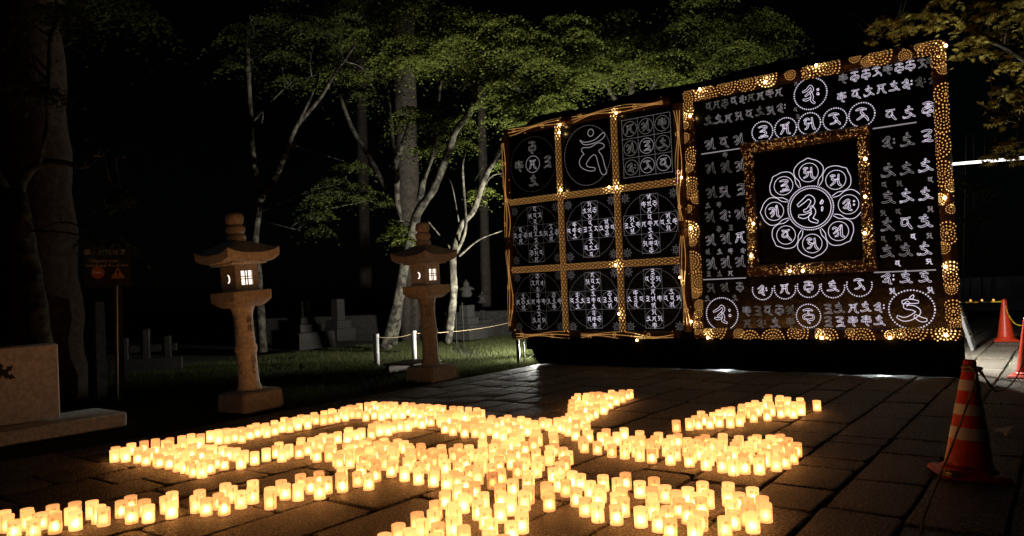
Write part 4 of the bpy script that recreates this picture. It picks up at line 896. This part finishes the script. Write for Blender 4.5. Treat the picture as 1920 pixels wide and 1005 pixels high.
# wood behind: trunks far back
for k, (x, d, r0, y1) in enumerate([(905, 28, .2, 100), (680, 34, .3, -20)]):
    tree('cedar_tree', ['thin dark cedar trunk deep behind the leaning maple', 'dark cedar trunk deep in the wood behind the white posts'][k], None,
         [([(x + 8, 625), (x, 300), (x - 4, y1)], d, r0, r0 * .7)], grid_clusters(x - 90, x + 90, y1 - 20, 150, 7, 60, 25, d, 350, k), .14, bark='cedar', leafm='leaf_dark', seed=30 + k)
# bamboo beyond the cones
for k, x in enumerate((1806, 1819, 1841)):
    t = tree('bamboo_stalk', ['thin bamboo stalk in the clump beyond the stepladder'][0], None, [([(x, 560), (x + 1, 470), (x + 3 + k % 2 * 3, 380), (x + 6, 250)], 24 + k % 3, .03, .015)], [(x + 4, 345, 22, 22, 24, 220), (x + 8, 400, 16, 12, 24, 90)], .12, bark='bambooculm', leafm='leaf_dark', seed=50 + k, twig=.008)
    t['group'] = 'bamboo stalks beyond the cones'; t['category'] = 'bamboo'
# yellow maple overhanging from beyond the frame
gm = [(1665, 55, 26, 24, 6.2, 70), (1640, 75, 12, 16, 6.2, 22), (1700, 28, 40, 20, 6.2, 110), (1760, 25, 45, 24, 6.3, 130), (1745, 45, 30, 10, 6.3, 45), (1830, 20, 50, 28, 6.4, 150), (1895, 30, 40, 40, 6.6, 150), (1860, 80, 40, 34, 6.8, 110), (1815, 70, 28, 24, 6.6, 60), (1800, 110, 20, 24, 6.8, 40), (1900, 125, 30, 30, 6.8, 90), (1885, 172, 32, 20, 6.0, 85), (1862, 195, 14, 9, 6.0, 22), (1910, 190, 16, 16, 6.0, 40), (1885, 226, 20, 11, 6.0, 42), (1890, 272, 32, 18, 5.8, 80), (1850, 298, 18, 9, 5.8, 26), (1905, 300, 18, 18, 5.8, 50), (1990, 100, 60, 90, 6.5, 300), (1980, 260, 40, 50, 6.0, 140), (1960, 0, 60, 50, 6.6, 180)]
tree('maple_tree', 'yellow-leaved maple boughs overhanging the end of the lotus panel', None,
     [([(2130, 900), (2120, 600), (2100, 350), (2060, 150), (2000, 40)], 6.5, .14, .05), ([(2080, 250), (1990, 160), (1920, 110), (1850, 70), (1760, 30), (1690, 35), (1650, 62)], 6.5, .045, .006), ([(2110, 400), (2010, 300), (1930, 265), (1885, 275), (1848, 298)], 6.1, .03, .004), ([(2000, 180), (1940, 175), (1890, 170), (1862, 190)], 6.2, .02, .004), ([(1950, 240), (1920, 225), (1885, 228)], 6.05, .012, .004)], gm, .088, leafm='leaf_gold', palm=True, density=.5, twig=.006, seed=70)

# ================================================================== MONUMENT, SIGN, POSTS AND GRAVES
t = thing('stone_monument', 'broad granite monument slab with a dark leaf-shaped mark on a low plinth', 'monument', (-9.7, 3.4, 0))
autosmooth(MB().box((0, -.2, .06), (.8, 2.5, .18), 0, 1, .02).build('plinth', MT['granite'], t), 40)
yR = float(pxx(112, 700, -9.6)[1]); zt = float(pxx(112, 643, -9.6)[2])
autosmooth(MB().box((.0, yR - 3.4 - .85, (zt + .148) / 2), (.22, 1.7, zt - .148), 0, .985, .02).build('slab_face', MT['granite'], t), 40)
cy_, cz_ = float(pxx(4, 703, -9.58)[1]) - 3.4, float(pxx(4, 703, -9.58)[2])
b = MB()
for k in range(5):
    a = math.radians(-30 + 60 * k + 10); L = .15
    pts = [(0, 0), (.35, .2), (.5, .1), (.62, .24), (.78, .1), (1, 0), (.78, -.1), (.62, -.24), (.5, -.1), (.35, -.2)]
    b.add([(.1115, cy_ + L * (x * math.cos(a) - y * math.sin(a)), cz_ + L * (x * math.sin(a) + y * math.cos(a))) for x, y in pts], [list(range(10))])
b.build('dark_leaf_mark', MT['engrave'], t)  # flat dark leaf shapes laid just proud of the slab face

def facing(p): return math.atan2(-p[1], -p[0])
q = pz(226, 752); t = thing('warning_sign', 'dark brown warning board with white lettering on a dark wooden post', 'sign', (q[0], q[1], 0), facing(q) + .0)
dS = -(R.T @ (q - CAM))[2]; pxm = dS / FPX
def sgn(x, y):  # board-plane coordinates (sideways, height)
    w = pd(x, y, dS) - q; a = t.rotation_euler[2]; return (-w[0] * math.sin(a) + w[1] * math.cos(a), pd(x, y, dS)[2])
s0, s1 = sgn(157, 460), sgn(247, 536)
MB().box((0, sgn(208, 600)[0] * .0, .98 * (s1[1]) / 2 + .05), (.07, .12, s1[1] + .1)).build('post', MT['signbrown'], t)
MB().tube([(.06, sgn(216, 560)[0], 0), (.06, sgn(219, 525)[0], s1[1] + .02)], .012, 8).build('metal_pole', MT['steel'], t)
o = MB().box((.05, (s0[0] + s1[0]) / 2, (s0[1] + s1[1]) / 2), (.03, abs(s1[0] - s0[0]), s0[1] - s1[1])).build('board', MT['signbrown'], t)
def sign_text(body, x, y, hpx, mat, parent, wpx=None):
    v, f = text2d(body, hpx * pxm); c0 = sgn(x, y); k = 1
    if wpx: w_ = max(a for a, _ in v) - min(a for a, _ in v); k = wpx * pxm / w_
    b = MB(); b.add([(.068, c0[0] + a * k, c0[1] + bb) for a, bb in v], f); b.build('lettering', mat, parent)
sign_text('頭上足元注意', 197, 474, 11, MT['text'], o, 68); sign_text('Slippery road', 197, 489.5, 8, MT['text'], o, 44); sign_text('Overhead Obstacles', 200, 498, 7.5, MT['text'], o, 72)
c0 = sgn(184, 512); b = MB(); b.add([(.0665, c0[0] + .09 * math.cos(k * PI / 10), c0[1] + .09 * math.sin(k * PI / 10)) for k in range(20)], [list(range(20))]); b.build('red_pictogram', MT['redsign'], o)
b = MB(); b.add([(.069, c0[0] + x, c0[1] + y) for x, y in ((-.06, -.012), (.05, -.012), (.05, .012), (-.02, .014), (-.06, .035))], [[0, 1, 2, 3, 4]]); b.build('pictogram_mark', MT['text'], o)
c0 = sgn(221, 512); b = MB(); b.add([(.0665, c0[0] + x, c0[1] + y) for x, y in ((-.095, -.08), (.095, -.08), (0, .09))], [[0, 1, 2]]); b.build('warning_triangle', MT['orange'], o)
b = MB(); b.add([(.069, c0[0] + x, c0[1] + y) for x, y in ((-.012, -.015), (.012, -.015), (.016, .045), (-.016, .045))], [[0, 1, 2, 3]]); b.add([(.069, c0[0] + .013 * math.cos(k), c0[1] - .045 + .013 * math.sin(k)) for k in range(6)], [[0, 1, 2, 3, 4, 5]]); b.build('exclamation_mark', MT['engrave'], o)
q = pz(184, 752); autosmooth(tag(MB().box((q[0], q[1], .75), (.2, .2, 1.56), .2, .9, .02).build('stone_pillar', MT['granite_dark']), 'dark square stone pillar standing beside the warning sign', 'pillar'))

def post(px_, py_, top, label):
    q = pz(px_, py_); z = float(pd(px_, top, -(R.T @ (q - CAM))[2])[2])
    t = thing('white_post', label, 'post', (q[0], q[1], 0)); b = MB(); b.lathe([(.055, -.05), (.055, z - .06)], 14); b.build('shaft', MT['white'], t, True)
    autosmooth(MB().lathe([(.058, z - .06), (.062, z - .055), (.062, z - .012), (.05, z)], 14).build('cap', MT['white'], t)); return q, z
qa, za = post(707, 686, 626, 'white round post on the grass between the two stone lanterns'); qb, zb = post(777, 677, 620, 'white round post close beside the dimmer stone lantern')
qc = py(1000, 592, 17.5)
def sag(a, b_, s, n=14): return [np.array(a) * (1 - u) + np.array(b_) * u - np.array([0, 0, s * 4 * u * (1 - u)]) for u in [i / n for i in range(n + 1)]]
b = MB(); b.tube(sag((qa[0], qa[1], za - .06), (qb[0], qb[1], zb - .06), .05), .006, 5); b.tube(sag((qb[0], qb[1], zb - .06), (qc[0], qc[1], qc[2]), .12, 24), .006, 5)
tag(b.build('chain', MT['rope']), 'thin pale chain strung from the white posts toward the panel', 'chain')
t = thing('white_post', 'white round post hidden behind the nine-sheet panel, holding the chain end', 'post', (qc[0], qc[1], 0)); MB().lathe([(.055, -.05), (.055, qc[2]), (.062, qc[2] + .01), (.05, qc[2] + .06)], 12).build('shaft', MT['white'], t, True)

q = pz(775, 700); t = thing('wooden_step', 'low dark wooden step behind the dimmer stone lantern base', 'step', (q[0] - .3, q[1] + .3, 0), .12)
for k in range(3): MB().box((0, -.3 + .3 * k, .16), (.7, .27, .03), 0, 1, .006).build('plank', MT['wood'], t)
for sx in (-.28, .28): MB().box((sx, 0, .06), (.08, .8, .17)).build('bearer', MT['wood'], t)
for k, (x, y, r_) in enumerate([(603, 711, .10), (572, 708, .08), (545, 713, .12), (630, 704, .07), (660, 702, .06), (590, 705, .06)]):
    q = pz(x, y); b = MB(); rd = random.Random(k); prof = []
    vs = []; seg = 9
    for i in range(5):
        ph = -PI / 2 + PI * (i + .5) / 5
        for j in range(seg): a = 2 * PI * j / seg; rr = r_ * rd.uniform(.8, 1.2); vs.append((rr * 1.25 * math.cos(ph) * math.cos(a), rr * math.cos(ph) * math.sin(a), rr * .7 * math.sin(ph) + r_ * .4))
    fs = [[i * seg + j, i * seg + (j + 1) % seg, (i + 1) * seg + (j + 1) % seg, (i + 1) * seg + j] for i in range(4) for j in range(seg)] + [list(range(seg))[::-1], list(range(4 * seg, 5 * seg))]
    b.add(vs, fs); o = b.build('rock', MT['granite_dark'], None, True, (q[0], q[1], -.03)); tag(o, 'small grey rock lying on the dark grass between the stone lanterns', 'rock', 'rocks on the grass')

def grave(px_, dep, zb, parts, label, name='gravestone', cat='gravestone', rz=0):
    p = pd(px_, 590, dep); t = thing(name, label, cat, (p[0], p[1], .35), rz); t.scale = (.62, .62, .62); z = -.4
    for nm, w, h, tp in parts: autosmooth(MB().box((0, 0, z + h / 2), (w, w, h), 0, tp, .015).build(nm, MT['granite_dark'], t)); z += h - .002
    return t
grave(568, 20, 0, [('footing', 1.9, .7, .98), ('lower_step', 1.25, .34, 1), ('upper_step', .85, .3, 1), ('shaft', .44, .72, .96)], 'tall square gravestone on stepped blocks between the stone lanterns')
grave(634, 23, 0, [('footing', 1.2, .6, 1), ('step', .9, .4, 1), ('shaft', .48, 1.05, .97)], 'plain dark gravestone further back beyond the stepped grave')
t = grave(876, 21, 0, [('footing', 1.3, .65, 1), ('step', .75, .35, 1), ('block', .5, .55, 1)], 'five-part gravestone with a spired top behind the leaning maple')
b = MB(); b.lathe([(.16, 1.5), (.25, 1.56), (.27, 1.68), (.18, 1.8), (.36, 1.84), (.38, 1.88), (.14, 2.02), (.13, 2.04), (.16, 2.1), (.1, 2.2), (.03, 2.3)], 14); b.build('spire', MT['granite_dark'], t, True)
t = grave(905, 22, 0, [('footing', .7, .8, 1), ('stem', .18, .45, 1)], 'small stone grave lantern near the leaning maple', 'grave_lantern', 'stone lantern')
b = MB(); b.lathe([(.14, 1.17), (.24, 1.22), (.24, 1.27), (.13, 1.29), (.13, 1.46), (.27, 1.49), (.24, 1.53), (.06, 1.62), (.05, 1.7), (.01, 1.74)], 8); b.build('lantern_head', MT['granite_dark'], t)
for k, x in enumerate((853, 866)):
    p = pd(x, 560, 20); t = tag(MB().box((p[0], p[1], .55), (.03, .07, 1.2), .9).build('grave_stake', MT['granite_dark']), 'thin pale wooden grave stake beside the spired gravestone', 'stake', 'grave stakes')
p = pd(262, 600, 16); t = thing('stone_fence', 'low weathered stone fence with posts beyond the warning sign', 'fence', (p[0], p[1], 0), facing(p) - .2)
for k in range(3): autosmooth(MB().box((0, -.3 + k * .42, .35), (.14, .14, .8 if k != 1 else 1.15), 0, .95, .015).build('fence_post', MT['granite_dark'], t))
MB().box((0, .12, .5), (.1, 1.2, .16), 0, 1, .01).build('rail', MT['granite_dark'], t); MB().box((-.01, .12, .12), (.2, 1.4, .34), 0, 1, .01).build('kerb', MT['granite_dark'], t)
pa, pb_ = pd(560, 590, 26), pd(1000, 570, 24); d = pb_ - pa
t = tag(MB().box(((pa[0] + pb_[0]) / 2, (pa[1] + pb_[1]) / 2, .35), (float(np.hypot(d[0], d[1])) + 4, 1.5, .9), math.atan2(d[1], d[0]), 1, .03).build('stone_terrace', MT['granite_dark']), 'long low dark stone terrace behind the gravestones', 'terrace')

# grass
def grass(n, x0, x1, y0, y1, hmin, hmax, fn):
    X = rng.uniform(x0, x1, n); Y = rng.uniform(y0, y1, n); k = fn(X, Y); X, Y = X[k], Y[k]; n = len(X)
    a = rng.uniform(0, 2 * PI, n); h = rng.uniform(hmin, hmax, n); w = rng.uniform(.004, .009, n); lx, ly = rng.normal(0, .5, n) * h, rng.normal(0, .5, n) * h
    B = np.stack([X, Y, np.full(n, -.05)], 1); dx = np.stack([np.cos(a) * w, np.sin(a) * w, 0 * a], 1)
    V = np.stack([B - dx, B + dx, B + np.stack([lx, ly, h], 1)], 1).reshape(-1, 3); return V, np.arange(3 * n).reshape(n, 3)
patch = lambda X, Y: (np.sin(X * 1.7 + 2 * np.sin(Y * .9)) + np.sin(Y * 1.3 + X * .6) + rng.normal(0, .6, len(X)) > -1.0)
V, F = grass(190000, -16.5, -8.28, 6.2, 22, .05, .13, lambda X, Y: patch(X, Y) & (X < -8.3))
tag(link('grass', raw_mesh('grass', V, F, [MT['grassblade']])), 'short rough grass growing beside the paving and under the maples', 'grass', kind='stuff')

# ================================================================== CONES, ROPES, LADDER
def cone_mesh(t, h=.8, bands=True):
    hz = lambda z: .155 + (.036 - .155) * (z - .06) / (h - .06)
    b = MB(); s = .22
    autosmooth(b.box((0, 0, .02), (2 * s, 2 * s, .045), 0, .95, .012).build('base_plate', MT['conered'], t), 40)
    MB().lathe([(.185, .042), (.182, .062), (.165, .07), (.16, .075)], 28).build('base_ring', MT['conered'], t, True)
    b = MB(); prof = [(hz(.06 + (h - .1) * i / 16), .06 + (h - .1) * i / 16) for i in range(17)]; zt_ = prof[-1][1]; r_ = prof[-1][0]
    prof += [(r_ * .98, zt_ + .025), (r_ * .85, h - .005), (r_ * .5, h)]; b.lathe(prof, 28); body = b.build('body', MT['conered'], t, True)
    if bands:
        for z0, z1 in ((.26, .345), (.43, .505), (.60, .675)):
            MB().lathe([(hz(z0) + .002, z0), (hz((z0 + z1) / 2) + .0022, (z0 + z1) / 2), (hz(z1) + .002, z1)], 28, cap=False).build('white_band', MT['coneband'], body, True)
    return body
def cone(loc, rz, label, bands, lean=(0, 0), h=.8):
    t = thing('traffic_cone', label, 'traffic cone', loc, rz); t.rotation_euler = (lean[0], lean[1], rz); cone_mesh(t, h, bands); return t
qc1 = pz(1816, 893); c1 = cone((qc1[0], qc1[1], .003), .35, 'red traffic cone with three white bands and rope tied round its tip', True, (-.055, .075), .82)
b = MB(); g_ = random.Random(3)
for k in range(5): b.tube([(-.2 + .012 * g_.uniform(-1, 1), -.2 - .004, .06 - .009 * k), (-.16, -.222 + .004 * g_.uniform(-1, 1), .062 - .011 * k), (-.12, -.222, .054 - .009 * k)], .0055, 6)
b.build('gold_film', MT['gold'], c1)
q2 = pz(1887, 640); cone((q2[0], q2[1], .003), .1, 'plain red traffic cone carrying the striped barrier bar', False, h=.85)
q3 = pz(1932, 708); cone((q3[0], q3[1], .003), -.2, 'plain red traffic cone standing between the banded cone and the barrier cone', False, h=.8)
q4 = (q2[0] - 2.0, q2[1] + .05); cone((q4[0], q4[1], .003), .0, 'red traffic cone hidden behind the lotus panel holding the bar end', False, h=.85)
t = thing('barrier_bar', 'yellow and black striped bar resting between two plain cones', 'barrier bar', (q4[0], q4[1], .80))
for k in range(9):
    a0, a1 = k / 9 * (q2[0] - q4[0]), (k + 1) / 9 * (q2[0] - q4[0]); MB().tube([(a0, -.05 * k / 9, 0), (a1, -.05 * (k + 1) / 9, 0)], .017, 10).build('stripe', MT['yellow' if k % 2 == 0 else 'black'], t, True)
for k in (6.4, 7.3, 8.2): MB().lathe([(.004, .0), (.02, .006), (.02, .03), (.008, .045)], 8, (k / 9 * (q2[0] - q4[0]), -.05, .015)).build('warning_light', MT['hole_warm'], t, True)
def twisted(path, r):
    P = smoothpath(path, 8); b = MB()
    for ph in (0, PI):
        L = []
        for i, p in enumerate(P): a = ph + i * .9; L.append(np.array(p) + np.array([math.cos(a), math.sin(a), math.cos(a)]) * r * .5)
        b.tube(L, r * .75, 5)
    return b
tip = np.array([qc1[0] + .055, qc1[1] + .04, .73])
rp0 = [tip + np.array([.06 * math.cos(k), .06 * math.sin(k), .004 * k]) for k in np.linspace(0, 11, 18)]
v3 = (q3 - qc1); d3 = float(np.hypot(v3[0], v3[1]))
tag(twisted([tip + np.array([.05, .02, .0]), tip + v3 * .25 * np.array([1, 1, 0]) - np.array([0, 0, .33]), tip + v3 * .55 * np.array([1, 1, 0]) - np.array([0, 0, .42]), tip + v3 * .8 * np.array([1, 1, 0]) - np.array([0, 0, .25]), np.array([q3[0], q3[1], .68])], .008).build('rope', MT['rope'], None, True), 'twisted rope sagging between the banded cone and the cone behind it', 'rope')
e0 = pz(1735, 960, .12); e1 = pz(1700, 1040, 0.02)
f0 = pd(1790, 822, -(R.T @ (tip - CAM))[2] - .2)
tag(twisted(rp0 + [tip + np.array([.02, -.065, -.05]), f0, pd(1765, 885, -(R.T @ (tip - CAM))[2] - .42), e0, e1, e1 + np.array([-.3, -.8, .0])], .008).build('rope', MT['rope'], None, True), 'twisted rope wound round the banded cone tip and trailing to the paving', 'rope')
p = pz(1895, 660); tag(twisted([np.array([q2[0], q2[1], .78]), np.array([q2[0] + .12, q2[1] - .25, .45]), np.array([q2[0] + .35, q2[1] - .6, .35]), np.array([q2[0] + 1.2, q2[1] - 2, .5]), np.array([q2[0] + 2.0, q2[1] - 3.2, .8])], .009).build('rope', MT['yellow'], None, True), 'yellow rope dropping from the tip of the barrier cone', 'rope')
p = pz(1874, 818); b = MB(); seg = 16; vs = []
for k in range(4):
    for i in range(seg + 1): a = -.5 + 2.2 * i / seg; rr = .05 + .022 * k; vs.append((p[0] + rr * math.cos(a + .9), p[1] + rr * math.sin(a + .9), .012 + .018 * k + .02 * math.sin(a * 2 + k)))
b.add(vs, [[k * (seg + 1) + i, k * (seg + 1) + i + 1, (k + 1) * (seg + 1) + i + 1, (k + 1) * (seg + 1) + i] for k in range(3) for i in range(seg)])
o = tag(b.build('plastic_scrap', MT['white'], None, True), 'curled scrap of white plastic on the paving behind the banded cone', 'scrap'); o.modifiers.new('thickness', 'SOLIDIFY').thickness = .003

q = pz(1819, 655); lx, ly = q[0] + .06, q[1]
t = thing('stepladder', 'white aluminium stepladder standing behind the end of the lotus panel', 'stepladder', (lx, ly, 0))
top = np.array([-.55, -.1, 1.95])
for sy in (-.22, .22):
    MB().tube([(0, sy, 0), (top[0] + .06, sy * .6, top[2])], .034, 8).build('rail', MT['alu'], t); MB().tube([(-1.1, sy, 0), (top[0] - .06, sy * .6, top[2])], .022, 8).build('rear_rail', MT['alu'], t)
for k in range(5):
    u = .13 + .18 * k; MB().box((0 * (1 - u) + (top[0] + .06) * u, 0, top[2] * u), (.09, .44 * (1 - .4 * u), .025), 0, 1, .005).build('rung', MT['alu'], t)
    if k in (0, 2): MB().tube([(-1.1 + (.49) * u, -.22 * (1 - .4 * u), top[2] * u), (-1.1 + .49 * u, .22 * (1 - .4 * u), top[2] * u)], .012, 6).build('brace', MT['alu'], t)
MB().box((top[0], 0, top[2] + .02), (.22, .3, .03), 0, 1, .006).build('top_cap', MT['alu'], t)
a_, b_ = py(1770, 309, 12.6), pd(1990, 290, 8.2)
t = thing('light_tube', 'long glowing white tube running outward from behind the lotus panel', 'light tube', (0, 0, 0))
MB().tube([a_, b_], .019, 10).build('pipe', emit('white_light_tube', (1, .97, .9), 1.1), t, True); MB().tube([(b_[0], b_[1], b_[2] + .05), (b_[0], b_[1], 0)], .03, 10).build('upright', MT['white'], t, True); MB().tube([(a_[0], a_[1], a_[2] + .05), (a_[0], a_[1], 0)], .03, 10).build('upright', MT['white'], t, True)
x_ = P2(966, 560)[0]
t = thing('led_tube', 'slim violet-white light tube upright behind the nine-sheet panel edge', 'light tube', (x_ + .03, YP + .16, 0)); MB().tube([(0, 0, 1.1), (0, 0, 2.25)], .012, 8).build('tube', emit('violet_tube', (.62, .5, 1), 1.1), t, True); MB().tube([(0, .02, 0), (0, .02, 1.1)], .012, 6).build('stand', MT['black'], t)

# far right: plaster wall and gravel lane
p = pd(1860, 560, 27); tag(MB().box((p[0] + 1.5, p[1] + 1, .55), (14, .4, 1.3), .25, 1, .03).build('garden_wall', MT['blue_wall']), 'long pale plaster garden wall beyond the cones', 'wall')
